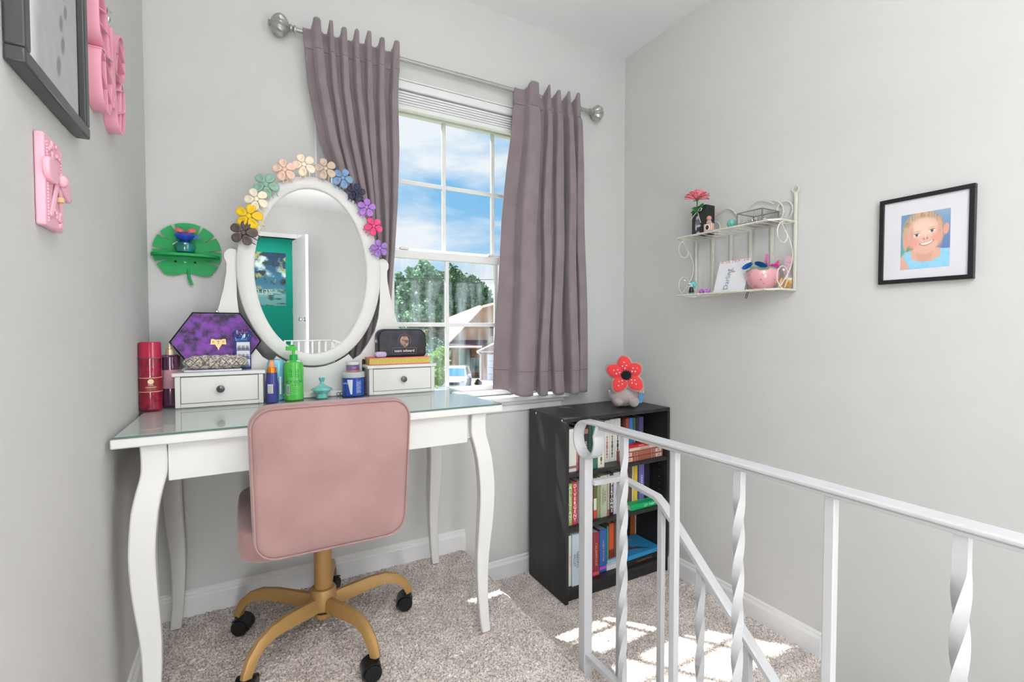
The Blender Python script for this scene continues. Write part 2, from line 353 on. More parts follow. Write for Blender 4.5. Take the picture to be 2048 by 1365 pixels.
def fpost(u, v):
    p = Paint(u, v, '3c6f8c'); p.m((v-.55)*3, '1f3a5c'); n = fbm(u, v, 5, 1); p.m((n-.48)*6*(v > .15), 'cfdcdc'); n2 = fbm(u+.3, v*1.6, 7, 9); p.m((n2-.52)*9, '2c3a34')
    p.m((fbm(u, v, 9, 4)-.56)*8, 'a3a06a'); p.rect(-.1, 1.1, -.1, .28, '6fa7a8', .3); p.m((fbm(u, v*3, 8, 12)-.5)*6*(v < .3), '38594f'); return p.c
panel('print', (.62, -5.648, 1.14), (-.95, 0, 0), (0, 0, .92), 90, 90, fpost, po, rough=.7)
text('ZELDA', .13, (.42, -5.646, 1.33), (-1, 0, 0), (0, 0, 1), plain('c9d6cf'), po)
# ================================================================= window
wy = 2.05
wn = bpy.data.objects.new('window_1', None); C.objects.link(wn); wn.location = (.8, wy, OZ0); wn['kind'] = 'structure'; ORG[wn.name] = Vector(wn.location)
w = MB().box(OX0, OX0+.04, 2.0, 2.11, .69, OZ1-.02).box(OX1-.04, OX1, 2.0, 2.11, .69, OZ1-.02).box(OX0, OX1, 2.0, 2.11, OZ1-.06, OZ1-.0).box(OX0, OX1, 2.0, 2.11, OZ0+.018, .700)
w.build('window_frame', M_trim, wn, bevel=.004)
def sash(nm, y, z0, z1, rb, rtp):
    x0, x1 = OX0+.035, OX1-.035; w = MB().box(x0, x0+.035, y, y+.03, z0, z1).box(x1-.035, x1, y, y+.03, z0, z1).box(x0, x1, y, y+.03, z0, z0+rb).box(x0, x1, y, y+.03, z1-rtp, z1)
    s_ = w.build(nm, M_trim, wn, bevel=.003)
    for k in (.55, .80, 1.05): MB().box(k-.009, k+.009, y+.006, y+.02, z0+rb, z1-rtp).build('muntin', M_trim, s_, bevel=.003)
    zm = (z0+rb+z1-rtp)/2
    MB().box(x0+.03, x1-.03, y+.007, y+.019, zm-.009, zm+.009).build('muntin', M_trim, s_, bevel=.003)
    MB().box(x0+.03, x1-.03, y+.012, y+.014, z0+rb-.004, z1-rtp+.004).build('pane', M_pane if nm == 'upper_sash' else M_paned, s_, smooth=False)
sash('upper_sash', 2.065, 1.305, 1.965, .045, .035)
sash('lower_sash', 2.03, .695, 1.335, .028, .035)
for x_ in (.60, 1.02): MB().box(x_-.018, x_+.018, 2.02, 2.05, 1.336, 1.346).build('sash_lock', M_trim, wn, bevel=.002)
# sill, apron, returns
w = MB().box(OX0-.045, OX1+.045, 1.925, YW, .652, .676).box(OX0, OX1, YW, 2.06, .652, .676)
sw = struct('trim_sill', w, M_trim, bevel=.006)
w = MB().box(OX0-.03, OX1+.03, 1.951, YW, .632, .652).box(OX0-.02, OX1+.02, 1.957, YW, .60, .632)
struct('trim_apron', w, M_trim, bevel=.006)
w = MB().box(OX0-.001, OX0+.004, YW-.001, 2.0, .676, OZ1).box(OX1-.004, OX1+.001, YW-.001, 2.0, .676, OZ1).box(OX0, OX1, YW-.001, 2.0, OZ1-.004, OZ1+.001)
struct('trim_window_return', w, M_trim, smooth=False)
# raised blind at the head
bl = T('raised_blind', 'white cellular blind pulled all the way up at the window head', 'blind', (.8, 1.99, 1.94))
MB().box(OX0+.01, OX1-.01, 1.968, 2.0, 1.99, OZ1-.005).build('headrail', M_trim, bl, bevel=.006)
for k in range(5): MB().box(OX0+.014, OX1-.014, 1.974, 1.998, 1.985-.011*(k+1), 1.985-.011*k-.002).build('slat', M_trim, bl, bevel=.003)
MB().box(OX0+.012, OX1-.012, 1.970, 2.0, 1.908, 1.928).build('bottom_rail', M_trim, bl, bevel=.005)
# ================================================================= curtain rod and curtains
RY, RZ = 1.932, 2.088
rod = T('curtain_rod', 'silver curtain rod with swirled ball finials above the window', 'curtain rod', (.85, RY, RZ))
MB().tube([(.175, RY, RZ), (1.52, RY, RZ)], .008, 14).build('rod', M_silver, rod)
MB().tube([(.80, RY, RZ), (1.52, RY, RZ)], .0093, 14).build('sleeve', M_silver, rod)
def finial(x0, sgn):
    pr = [(.006, 0), (.013, .002), (.013, .007), (.007, .011), (.014, .016), (.014, .02), (.009, .024)]
    MB().lathe(pr, (0, 0, 0), 20, 'X').xform(Matrix.Translation((x0, RY, RZ)) @ Matrix.Scale(sgn, 4, (1, 0, 0))).build('finial_collar', M_silver, rod)
    R = []
    for i in range(17):
        t = i/16; a = t*PI; r = math.sin(a)**.6*.033+.003; xx = x0+sgn*(.022+.064*t); n = 60
        R.append([(xx, RY+(r*(1+.1*math.cos(9*(2*PI*k/n)+t*4)))*math.cos(2*PI*k/n), RZ+(r*(1+.1*math.cos(9*(2*PI*k/n)+t*4)))*math.sin(2*PI*k/n)) for k in range(n)])
    MB().rings(R).lathe([(.01, 0), (.012, .003), (.008, .009), (.002, .01)], (x0+sgn*.083 if sgn > 0 else x0-.092, RY, RZ), 16, 'X').build('finial_ball', M_silver, rod)
finial(.175, -1); finial(1.52, 1)
for x_ in (.30, 1.46): MB().tube([(x_, RY, RZ-.012), (x_, RY, RZ-.03), (x_, YW, RZ-.03)], .005, 8).box(x_-.014, x_+.014, YW-.004, YW, RZ-.06, RZ).build('bracket', M_silver, rod)
def interp(tab, z):
    tab = sorted(tab); zs = [t[0] for t in tab]; xs = [t[1] for t in tab]; return float(np.interp(z, zs, xs))
def curtain(name, label, left, right, nf, zb, ph, amp, hemf, pw):
    o = T(name, label, 'curtain', ((left[0][1]+right[0][1])/2, 1.885, zb), 'window curtains')
    nu, nv = nf*30, 90; zt = 2.10; G = []; seam = []
    def plateau(c_, e1): return 1/(1+math.exp(-(c_-e1)*9))
    rr = random.Random(nf); acc = np.cumsum([0]+pw); acc = acc/acc[-1]
    for i in range(nu+1):
        u = i/nu; col = []
        fpos = np.interp(u, acc, range(nf+1)); ss = math.cos(2*PI*fpos+ph); hd_w = plateau(ss, .35); wav = (plateau(ss, .25-.25*0)*2-1)*.75+.25*ss; k = min(int(fpos), nf-1)
        for j in range(nv+1):
            t = j/nv; z = zt+(zb-zt)*t
            if j == 0: z = zt+(.030+.006*math.sin(k*2.1))*max(0, hd_w)-.004+.003*math.sin(i*2.3)
            elif j <= 3: z = zt+(zb-zt)*t+.030*max(0, hd_w)*(1-j/4)
            xl, xr = interp(left, z), interp(right, z); a = amp(t)*(.8+.4*math.sin(k*2.4+1)*min(1, t*3))
            pinch = .55 if abs(t-.05) < .012 else 1
            sharp = wav*(1-.3*t)+.3*t*ss
            uu = u+.018*math.sin(3.1*t*PI+k*1.7)*min(t*2, 1)/1.0*math.sin(u*PI)
            x = xl+(xr-xl)*uu; x += .35*(xr-xl)/nf*math.sin(2*(2*PI*fpos+ph))*.35*min(t*4, 1)
            y = 1.902-a*pinch*sharp+.003*math.sin(9*t+k)
            if j >= nv-1: z = z+.010*math.sin(2*PI*fpos+1)
            col.append((x, y, z+hemf(u)*t**6))
        G.append(col)
    MB().grid(G).build('fabric', M_curt, o, solid=.0025, sharp=3)
    # heading tape stitched line
    for (j, nm) in ((5, 'heading_seam'), (nv-7, 'hem_seam')):
        mb = MB(); pts = [Vector(G[i][j])+Vector((0, -.0019, 0)) for i in range(nu+1)]; mb.grid([[p+Vector((0, 0, .0012)), p-Vector((0, 0, .0012))] for p in pts]).build(nm, M_seam, o, smooth=False)
    return o
curtain('curtain', 'mauve grey curtain on the left, gathered behind the oval mirror',
    [(2.1, .195), (1.9, .215), (1.7, .255), (1.5, .32), (1.3, .365), (1.1, .35), (.9, .30), (.7, .30)], [(2.1, .555), (1.9, .545), (1.7, .545), (1.5, .535), (1.3, .52), (1.1, .505), (.7, .50)], 7, .70, 2.2,
    lambda t: .024-.003*t, lambda u: 0, [1.5, .8, 1.1, .9, 1.0, 1.1, 1.3])
curtain('curtain', 'mauve grey curtain hanging straight on the right of the window',
    [(2.1, 1.085), (1.9, 1.08), (1.5, 1.035), (1.2, 1.02), (.9, 1.0), (.66, .995)], [(2.1, 1.44), (2.0, 1.455), (1.6, 1.47), (1.2, 1.485), (.66, 1.495)], 5, .674, 2.4,
    lambda t: .027+.012*t, lambda u: .035*(1-u)**3+.012*u, [2.2, .7, 1.0, .8, .9])
# ================================================================= desk
DZ0 = .748
dk = T('dressing_table', 'white dressing table with curved legs and glass top under the mirror', 'desk', (.22, 1.64, 0))
DXL, DXR, DYF, DYB = -.272, .728, 1.365, 1.885
MB().box(DXL, DXR, DYF, DYB, .724, .7465).build('tabletop', M_white, dk, bevel=.004)
MB().box(DXL+.004, DXR-.004, DYF+.004, DYB-.004, .7467, .7527).build('glass_top', M_top, dk, bevel=.001)
MB().tube([(DXL+.004, DYF+.0035, .7497), (DXR-.004, DYF+.0035, .7497)], .0022, 6).build('glass_edge', mat('glass_edge', '5f7a72', .2), dk)
def leg(xo, yo, sx, sy):
    # xo,yo = outer top corner, sx/sy = direction towards the table's middle
    prof = [(.724, 0, .052), (.66, .004, .052), (.62, -.008, .052), (.573, -.018, .053), (.503, -.024, .052), (.44, -.025, .052), (.358, -.019, .050), (.293, -.011, .045), (.23, -.005, .041), (.15, -.004, .036), (.08, -.004, .033), (.0, -.012, .031)]
    prof2 = []
    for i in range(len(prof)-1):
        for k in range(3):
            t = k/3; prof2.append(tuple(prof[i][q]*(1-t)+prof[i+1][q]*t for q in range(3)))
    prof2.append(prof[-1]); R = []
    # smooth offsets
    off = np.array([p[1] for p in prof2]); wd = np.array([p[2] for p in prof2])
    for _ in range(3): off[1:-1] = (off[:-2]+off[1:-1]+off[2:])/3; wd[1:-1] = (wd[:-2]+wd[1:-1]+wd[2:])/3
    for (z, _, _), o_, w_ in zip(prof2, off, wd):
        x0 = xo+sx*o_; x1 = x0+sx*w_; y0 = yo+sy*o_*.5; y1 = y0+sy*w_*.62
        R.append([(x0, y0, z), (x1, y0, z), (x1, y1, z), (x0, y1, z)])
    MB().rings(R).build('leg', M_white, dk, bevel=.004, sharp=.8)
leg(-.222, DYF+.018, 1, 1); leg(.678, DYF+.018, -1, 1); leg(-.222, DYB+.015, 1, -1); leg(.69, DYB+.015, -1, -1)
MB().box(-.168, .612, DYF+.022, DYF+.04, .632, .7225).build('drawer_front', M_white, dk, bevel=.002)
MB().box(-.20, .66, DYF+.042, DYF+.05, .64, .724).box(-.20, .66, DYB-.03, DYB-.015, .62, .724).box(-.222, -.207, DYF+.05, DYB-.03, .62, .724).box(.655, .67, DYF+.05, DYB-.03, .62, .724).build('apron', M_white, dk)
# ---------------------------------------------------------------- small drawer boxes
TZ = .753
def dbox(lbl, x0, x1):
    o = T('drawer_box', lbl, 'drawer box', ((x0+x1)/2, 1.76, TZ), 'drawer boxes of the dressing table'); y0, y1 = 1.752, 1.848; h = .108
    w = MB().box(x0+.004, x0+.018, y0, y1, TZ, TZ+h-.012).box(x1-.018, x1-.004, y0, y1, TZ, TZ+h-.012).box(x0+.018, x1-.018, y0, y1, TZ, TZ+.012).box(x0+.018, x1-.018, y1-.01, y1, TZ, TZ+h-.012)
    w.build('body', M_white, o, bevel=.0015); MB().box(x0-.003, x1+.003, y0-.006, y1+.003, TZ+h-.012, TZ+h).build('top_board', M_white, o, bevel=.003)
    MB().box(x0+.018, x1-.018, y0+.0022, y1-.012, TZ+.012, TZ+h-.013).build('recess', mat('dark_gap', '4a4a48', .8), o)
    d = MB().box(x0+.0195, x1-.0195, y0-.0005, y0+.012, TZ+.0135, TZ+h-.0145).build('drawer', M_white, o, bevel=.001)
    MB().lathe([(.004, 0), (.004, .006), (.009, .010), (.0115, .015), (.0105, .019), (.004, .0215), (.0005, .022)], ((x0+x1)/2, y0, TZ+.054), 20, 'Y').build('knob', M_knob, d)
    return o
dbox('white drawer box on the left, under the purple hexagonal clutch', -.196, .050)
dbox('white drawer box on the right, under the black bag and coral book', .382, .638)
BT = TZ+.108
# ---------------------------------------------------------------- oval mirror
mr = T('oval_mirror', 'oval vanity mirror in a white frame standing between two drawer boxes', 'mirror', (.21, 1.84, TZ))
MCX, MCY, MCZ = .2105, 1.835, 1.197; tilt = math.radians(.9)
MM = Matrix.Translation((MCX, MCY, MCZ)) @ Matrix.Rotation(tilt, 4, 'X')
def ov(rx, rz, y, n=96): return [(rx*math.cos(2*PI*k/n), y, rz*math.sin(2*PI*k/n)) for k in range(n)]
A0, B0, A1, B1 = .237, .335, .184, .292
MB().rings([ov(A0-.004, B0-.004, .012), ov(A0, B0, .006), ov(A0, B0, -.008), ov(A0-.004, B0-.004, -.012), ov(A1+.006, B1+.006, -.012), ov(A1, B1, -.008), ov(A1, B1, .012)], closed=True).xform(MM).build('mirror_frame', M_white, mr, sharp=1.2)
g = MB(); r_ = ov(A1+.004, B1+.004, -.002); g.v = r_; g.f = [tuple(range(len(r_)))]; g.xform(MM).build('mirror_glass', M_mirror, mr, smooth=False)
g = MB(); r_ = ov(A0-.01, B0-.01, .0125); g.v = r_; g.f = [tuple(range(len(r_)))]; g.xform(MM).build('backing', mat('mirror_back', 'c9c0b0', .8), mr, smooth=False)
# yoke with two horns
def yoke():
    cz = MCZ; pts = []
    left = [(-.040, 1.262), (-.052, 1.256), (-.060, 1.243), (-.060, 1.228), (-.054, 1.214), (-.055, 1.18), (-.063, 1.13), (-.077, 1.07), (-.098, 1.0), (-.128, .93), (-.16, .885), (-.185, .862)]
    outer = [(x, z) for x, z in left]
    # inner edge follows the oval with a gap that widens upwards
    inner = []
    for k in range(25):
        a = PI+.02+(PI/2-.02)*k/24; gx = (A0+.006)*math.cos(a)+MCX; gz = (B0+.006)*math.sin(a)+cz; inner.append((gx, gz))
    up = [(-.027, 1.258), (-.024, 1.245), (-.0245, 1.22), (-.026, 1.17), (-.026, 1.10), (-.020, 1.04), (-.006, .985), (.022, .935), (.048, .898), (.075, .880)]
    L_ = outer+[(-.185, .80), (-.185, TZ+.002)]; half = [(x, z) for x, z in L_]
    inner2 = up+[p for p in inner if p[0] > .085]
    mid = 2*MCX
    polyL = inner2[::-1]+[]  # from bottom centre to the top
    full = polyL+half
    left_poly = [(MCX, TZ+.002)]+[(MCX, inner2[-1][1])]+inner2[::-1]+half
    mb = MB(); mb.prism(left_poly, (0, 1.853, 0), (1, 0, 0), (0, 0, 1), .018)
    mb.prism([(mid-x, z) for x, z in left_poly][::-1], (0, 1.853, 0), (1, 0, 0), (0, 0, 1), .018); return mb
# triangulate the concave faces through bmesh
def tri_build(mb, name, m, parent, bevel=0):
    o = mb.build(name, m, parent, smooth=False); bm = bmesh.new(); bm.from_mesh(o.data); bmesh.ops.remove_doubles(bm, verts=bm.verts, dist=1e-5); bmesh.ops.triangulate(bm, faces=[f for f in bm.faces if len(f.verts) > 4]); bm.to_mesh(o.data); bm.free(); return o
tri_build(yoke(), 'yoke', M_white, mr)
for s_ in (-1, 1): MB().lathe([(.004, -.008), (.004, .010)], (MCX+s_*(A0+.003), MCY+.012, MCZ+.0), 10, 'X').build('pivot', M_knob, mr)
MB().box(.056, .376, 1.80, 1.885, TZ, TZ+.018).build('plinth', M_white, mr, bevel=.002)
# ---------------------------------------------------------------- flower clips
FL = [(487, 466, '5e504b', 'dark brown', 25), (498, 433, 'f2c81e', 'yellow', 25), (513, 399, 'f6ead2', 'ivory white', 22), (532, 370, '8fb5a0', 'sage green', 24), (569, 340, 'f3cdb8', 'pale peach', 22), (608, 330, 'fae6cd', 'cream', 22),
      (651, 338, 'd3bba8', 'beige', 21), (685, 357, '7f9fc4', 'sky blue', 20), (712, 385, '33364f', 'navy blue', 18), (733, 416, 'b07fd0', 'lavender purple', 18), (747, 453, 'ec4f86', 'hot pink', 18), (759, 497, 'a378c6', 'lowest purple', 17)]
nbr = ['lowest on the left', 'between the brown and the ivory', 'between the yellow and the sage green', 'between the ivory and the peach', 'between the sage green and the cream', 'topmost of the row', 'between the cream and the sky blue', 'between the beige and the navy', 'between the sky blue and the lavender', 'between the navy and the hot pink', 'between the two purple ones', 'at the right end of the row']
for i, (px, py, col, nm, rr) in enumerate(FL):
    c = P(px, py, 1, 1.80); R_ = rr/FPX*c.y*1.02/ (math.cos(0))*.93; R_ = rr*(c.y*math.cos(YAW)+c.x*math.sin(YAW))/FPX
    ang = math.atan2(c.z-MCZ, c.x-MCX)
    o = T('flower_hair_clip', f'{nm} flower claw clip on the mirror rim, {nbr[i]}', 'hair clip', c, 'flower hair clips on the mirror', local=True, rot=(math.radians(0), 0, math.radians(-8)))
    m = mat('clip_'+col, col, .5, bump=0, var=.06, sheen=0)
    a0 = RNG.random()*1.2
    for k in range(5):
        a = a0+2*PI*k/5; Mx = Matrix.Rotation(a, 4, 'Y') @ Matrix.Translation((R_*.58, 0, 0)) @ Matrix.Rotation(.35, 4, 'Z')
        pt = MB(); R2 = []
        nn = 16
        for q, (sc, yy) in enumerate([(.02, -.003), (.55, -.0045), (.85, -.006), (1, -.004), (1.0, -.001), (.9, .001), (.02, .001)]):
            R2.append([(R_*.44*sc*math.cos(2*PI*t/nn), yy+(0.002 if sc < .5 else 0), R_*.34*sc*math.sin(2*PI*t/nn)*(1.0+.25*math.cos(2*PI*t/nn))) for t in range(nn)])
        pt.rings(R2).xform(Mx).build('petal', m, o, sharp=2)
    MB().ell((0, -.006, 0), (R_*.2, .004, R_*.2), 14, 8).build('flower_centre', m, o)
    cl = MB(); ca = Vector((-math.cos(ang), 0, -math.sin(ang))); cw = Vector((ca.z, 0, -ca.x))
    for s_ in (-1, 0, 1):
        b = cw*s_*R_*.38; cl.tube([b+Vector((0, .004, 0)), b+ca*R_*.7+Vector((0, -.001, 0)), b+ca*R_*1.15+Vector((0, .006, 0))], .0016, 6)
    cl.tube([cw*-R_*.42+Vector((0, .004, 0)), cw*R_*.42+Vector((0, .004, 0))], .003, 6)
    cl.tube([Vector((0, .0, 0)), Vector((0, .03, 0)), ca*R_*.8+Vector((0, .038, 0))], .0025, 6).build('claw', m, o)
# ================================================================= chair
ch = T('office_chair', 'pink velvet swivel chair on a gold five-star base', 'chair', (.21, 1.60, 0)); CX, CY = .205, 1.62
def rbox(x0, x1, y0, y1, z0, z1, r, bulge=.0, nz=6):
    # rounded rectangle in X-Z swept along Y with soft edges
    def ring(y, ins):
        pts = []; rr = max(r-ins, .005)
        for (cx_, cz_, a0) in ((x1-ins-rr, z1-ins-rr, 0), (x0+ins+rr, z1-ins-rr, PI/2), (x0+ins+rr, z0+ins+rr, PI), (x1-ins-rr, z0+ins+rr, 3*PI/2)):
            for k in range(9): a = a0+PI/2*k/8; pts.append((cx_+rr*math.cos(a), y, cz_+rr*math.sin(a)))
        return pts
    d = .016; mb = MB()
    mb.rings([ring(y0+.0-bulge, .12), ring(y0-bulge*.8, .05), ring(y0, .012), ring(y0+d*.35, .004), ring(y0+d, 0), ring((y0+y1)/2, -.003), ring(y1-d, 0), ring(y1-d*.35, .004), ring(y1, .012), ring(y1+bulge*.8, .05), ring(y1+bulge, .12)]); return mb
def backlean(mb, z0=.42, z1=.80):
    # slight widening upwards, curve forwards at the bottom
    out = []
    for x_, y_, z_ in mb.v:
        t = (z_-z0)/(z1-z0); out.append((.197+(x_-.197)*(.955+.05*t), y_+.02*(1-t)**2-.012*t, z_))
    mb.v = out; return mb
bk = backlean(rbox(.0, .394, 1.285, 1.355, .418, .808, .055, .010)).build('backrest', M_velvet, ch, sharp=2, sub=1)
pip = MB(); pp = []
def rr_pts(x0, x1, z0, z1, r, n=10):
    pts = []
    for (cx_, cz_, a0) in ((x1-r, z1-r, 0), (x0+r, z1-r, PI/2), (x0+r, z0+r, PI), (x1-r, z0+r, 3*PI/2)):
        for k in range(n): a = a0+PI/2*k/(n-1); pts.append((cx_+r*math.cos(a), cz_+r*math.sin(a)))
    return pts
for yv in (1.287, 1.353):
    q = MB().tube([(x_, yv, z_) for x_, z_ in rr_pts(.004, .390, .422, .804, .052)], .0024, 8, closed=True); backlean(q).build('piping', M_velvet, bk)
# seat
st_ = rbox(-.03, .405, -.042, .042, 1.345, 1.80, .08, .012); st_.v = [(x_, z_, .437-y_) for x_, y_, z_ in st_.v]; st_.build('seat', M_velvet, ch, sharp=2, sub=1)
MB().box(.12, .28, 1.50, 1.70, .385, .402).build('seat_plate', M_plastic, ch, bevel=.004)
MB().lathe([(.027, .15), (.027, .39)], (CX, CY, 0), 24).lathe([(.019, .30), (.019, .40)], (CX, CY, 0), 20).build('gas_column', M_gold, ch)
MB().lathe([(.020, .062), (.026, .068), (.026, .082)], (CX, CY, 0), 24).lathe([(.036, .095), (.040, .1), (.040, .155), (.036, .163), (.028, .165)], (CX, CY, 0), 28).build('hub', M_gold, ch)
MB().lathe([(.018, .078), (.018, .1)], (CX, CY, 0), 20).build('hub_collar', M_plastic, ch)
MB().tube([(CX+.03, CY+.06, .40), (CX+.05, CY+.10, .36), (CX+.05, CY+.13, .30)], .006, 8).build('lever', M_gold, ch)
for k in range(5):
    a = math.radians(3.5+72*k); d = Vector((math.cos(a), math.sin(a), 0)); s_ = Vector((-d.y, d.x, 0)); R = []
    prof = [(.03, .118, .016, .020), (.09, .126, .016, .020), (.15, .135, .0155, .018), (.20, .136, .015, .016), (.24, .124, .014, .014), (.268, .10, .0135, .013), (.284, .07, .013, .012), (.287, .058, .012, .012)]
    for i, (r, z, hw, hh) in enumerate(prof):
        j0, j1 = max(i-1, 0), min(i+1, len(prof)-1); tg = Vector((prof[j1][0]-prof[j0][0], prof[j1][1]-prof[j0][1])).normalized(); nr = Vector((-tg.y, tg.x))
        c = Vector((CX, CY, 0))+d*r+Vector((0, 0, z)); nv3 = d*nr.x+Vector((0, 0, nr.y))
        R.append([c+s_*hw*qx+nv3*hh*qz for qx, qz in ((-1, -1), (-.8, .6), (-.4, 1), (.4, 1), (.8, .6), (1, -1))])
    MB().rings(R).build('base_leg', M_gold, ch, sharp=.7)
    cp = Vector((CX, CY, 0))+d*.287; aw = a+.7+k*.5 if k else a+1.2; ax = Vector((math.cos(aw), math.sin(aw), 0)); fwd = Vector((-ax.y, ax.x, 0)); wc = cp+fwd*.012
    ca_ = MB(); Mx = Matrix.Translation((wc.x, wc.y, .026)) @ Matrix.Rotation(aw, 4, 'Z')
    c_ = MB().lathe([(.006, -.026), (.023, -.0255), (.0255, -.022), (.0255, -.005), (.021, -.004), (.021, .004), (.0255, .005), (.0255, .022), (.023, .0255), (.006, .026)], (0, 0, 0), 28, 'X').xform(Mx)
    co_ = c_.build('caster', M_plastic, ch, sharp=.7)
    hd = MB().rings([[(xx, .031*math.cos(t), .031*math.sin(t)) for xx in (-.006, .006)][::1]+[] for t in [0]]) if False else MB()
    arc = [(0, .029*math.cos(t), .029*math.sin(t)) for t in np.linspace(-.3, PI*.75, 10)]
    hd.strip(arc, (1, 0, 0), .05, .003).xform(Mx).build('caster_hood', M_plastic, ch)
    MB().tube([(cp.x, cp.y, .035), (cp.x, cp.y, .064)], .0055, 8).lathe([(.010, .049), (.010, .06)], (cp.x, cp.y, 0), 12).build('caster_stem', M_plastic, ch)
# ================================================================= railings
RX = .868; SB = .0135
def bar(x, y, z0, z1, w=.026, twist=False, turn=1.0):
    mb = MB(); h = w/2
    if not twist: return mb.box(x-h, x+h, y-h, y+h, z0, z1)
    R = []; n = 70; a0 = .12; L_ = z1-z0
    for i in range(n+1):
        t = i/n; z = z0+L_*t; q = min(max((t-.08)/.84, 0), 1); a = q*PI*2*turn
        R.append([(x+h*1.41*math.cos(a+PI/4+PI/2*k), y+h*1.41*math.sin(a+PI/4+PI/2*k), z) for k in range(4)])
    return mb.rings(R)
rl = T('guard_railing', 'white wrought iron railing with curled end along the upper floor edge', 'railing', (RX, 1.11, 0))
hr = [(RX, y, .726) for y in np.linspace(-2.1, 1.045, 12)]
def curl():
    pts = list(hr); cy, cz, r = 1.098, .672, .054
    for k in range(1, 27):
        a = PI/2-k*(PI*1.62)/26; q = r*(1-.10*k/26) if k < 22 else r*.9
        pts.append((RX, cy+q*math.cos(a)*.92-(.003*k/26), cz+q*math.sin(a)))
    pts.append((RX, pts[-1][1]-.014, pts[-1][2]+.034)); return pts
hp = curl()
MB().strip(hp, (1, 0, 0), .038, .009).build('handrail', M_iron, rl, bevel=.003, sharp=.5)
MB().strip([(RX, y, .717) for y in (-2.1, 1.04)], (1, 0, 0), .026, .008).build('rail_channel', M_iron, rl, bevel=.002)
bar(RX, 1.108, -.16, .628, .029).build('newel_post', M_iron, rl, bevel=.002)
MB().strip([(RX, y, .030) for y in (-2.1, 1.108)], (1, 0, 0), .022, .016).build('bottom_rail', M_iron, rl, bevel=.002)
ys = [.947, .775, .610, .436, .266]; y = .266
while y > -2.0: y -= .166; ys.append(y)
for k, y in enumerate(ys):
    tw = k % 2 == 0
    o = bar(RX, y, .03, .716, .0165, tw, 1.75).build('baluster', M_iron, rl, bevel=0 if tw else .0015, sharp=.5)
# the railing's return at the head of the stairwell
MB().strip([(RX, -2.1, .726), (.36, -2.1, .726)], (0, 1, 0), .038, .009).build('handrail', M_iron, rl, bevel=.003)
for k in range(8): bar(RX-.01-.07*k, -2.1, 0 if k in (0, 7) else .03, .722, .02).build('baluster', M_iron, rl)
MB().strip([(RX, -2.1, .03), (.36, -2.1, .03)], (0, 1, 0), .02, .015).build('bottom_rail', M_iron, rl)
SX = .985; SY0 = 1.088
sr = T('stair_railing', 'lower white iron stair handrail branching off the curled newel post', 'railing', (SX, SY0, ZL))
sl_ = .90
def rz(y): return .530-(.93-y)*sl_ if y < .93 else .530+(y-.93)*.09
MB().strip([(RX+.012, SY0+.006, .546), (SX-.012, SY0, .546), (SX, SY0-.012, .545), (SX, .945, .534), (SX, .925, .524)]+[(SX, y, rz(y)) for y in (.90, .6, .2, -.3)], (1, .0, 0), .001, .001) if False else None
R = []
path = [(Vector((RX+.010, SY0+.006, .545)), Vector((0, 1, 0))), (Vector((SX-.02, SY0, .545)), Vector((0, 1, 0))), (Vector((SX, SY0-.006, .545)), Vector((1, 1, 0)).normalized()), (Vector((SX, SY0-.03, .543)), Vector((1, 0, 0))), (Vector((SX, .94, .532)), Vector((1, 0, 0))), (Vector((SX, .915, .516)), Vector((1, 0, 0))), (Vector((SX, .2, rz(.2))), Vector((1, 0, 0))), (Vector((SX, -.4, rz(-.4))), Vector((1, 0, 0)))]
for i, (p, wv) in enumerate(path):
    d = (path[min(i+1, len(path)-1)][0]-path[max(i-1, 0)][0]).normalized(); nn = Vector((0, 0, 1))-d*d.z; nn.normalize()
    R.append([p+wv*.014+nn*.004, p+wv*.009+nn*.007, p-wv*.009+nn*.007, p-wv*.014+nn*.004, p-wv*.014-nn*.006, p+wv*.014-nn*.006])
MB().rings(R).build('handrail', M_iron, sr, sharp=.5)
for k, y in enumerate([SY0-.004, .925, .795, .665, .535, .405, .275, .145]):
    tw = k in (2, 4, 6); n_ = max(0, math.ceil((YL-y)/.25)); zb = ZL-.185*n_
    bar(SX, y, zb, rz(y)-.004, .022 if k == 0 else .016, tw, 1.75).build('post' if k < 2 else 'baluster', M_iron, sr, bevel=0 if tw else .0015, sharp=.5)
# ================================================================= bookcase
BX0, BX1, BY0, BY1, BZ = 1.172, 1.787, 1.631, 1.930, .612
bc = T('bookcase', 'black laminate three-shelf bookcase in the corner below the window', 'bookcase', (1.48, 1.78, ZL)); pt_ = .0155
MB().box(BX0, BX0+pt_, BY0, BY1, ZL, BZ-pt_-.0005).build('side_panel', M_black, bc, bevel=.0008); MB().box(BX1-pt_, BX1, BY0, BY1, ZL, BZ-pt_-.0005).build('side_panel', M_black, bc, bevel=.0008)
MB().box(BX0, BX1, BY0, BY1, BZ-pt_, BZ).build('top_panel', M_black, bc, bevel=.001)
MB().box(BX0+pt_, BX1-pt_, BY1-.006, BY1-.002, ZL+.02, BZ-pt_).build('back_panel', M_black, bc)
S1, S2, S3 = .372, .140, -.122
for z in (S1, S2, S3): MB().box(BX0+pt_+.0005, BX1-pt_-.0005, BY0+.003, BY1-.006, z-pt_, z).build('shelf', M_black, bc, bevel=.0008)
MB().box(BX0+pt_+.0005, BX1-pt_-.0005, BY0+.018, BY0+.032, ZL, S3-pt_).build('kick_board', M_black, bc)
M_pin = mat('nickel_pin', 'c8c8c8', .3, metal=.8)
for y in (BY0+.03, BY1-.06): MB().ell((BX0, y, BZ-.012), (.003, .0045, .0045), 10, 6).build('screw_cap', M_pin, bc)
for z in np.arange(.04, .36, .032):
    if abs(z-S2) > .02: MB().ell((BX1-pt_, BY0+.05, z), (.0012, .0018, .0018), 8, 4).build('pin_hole', M_pin, bc)
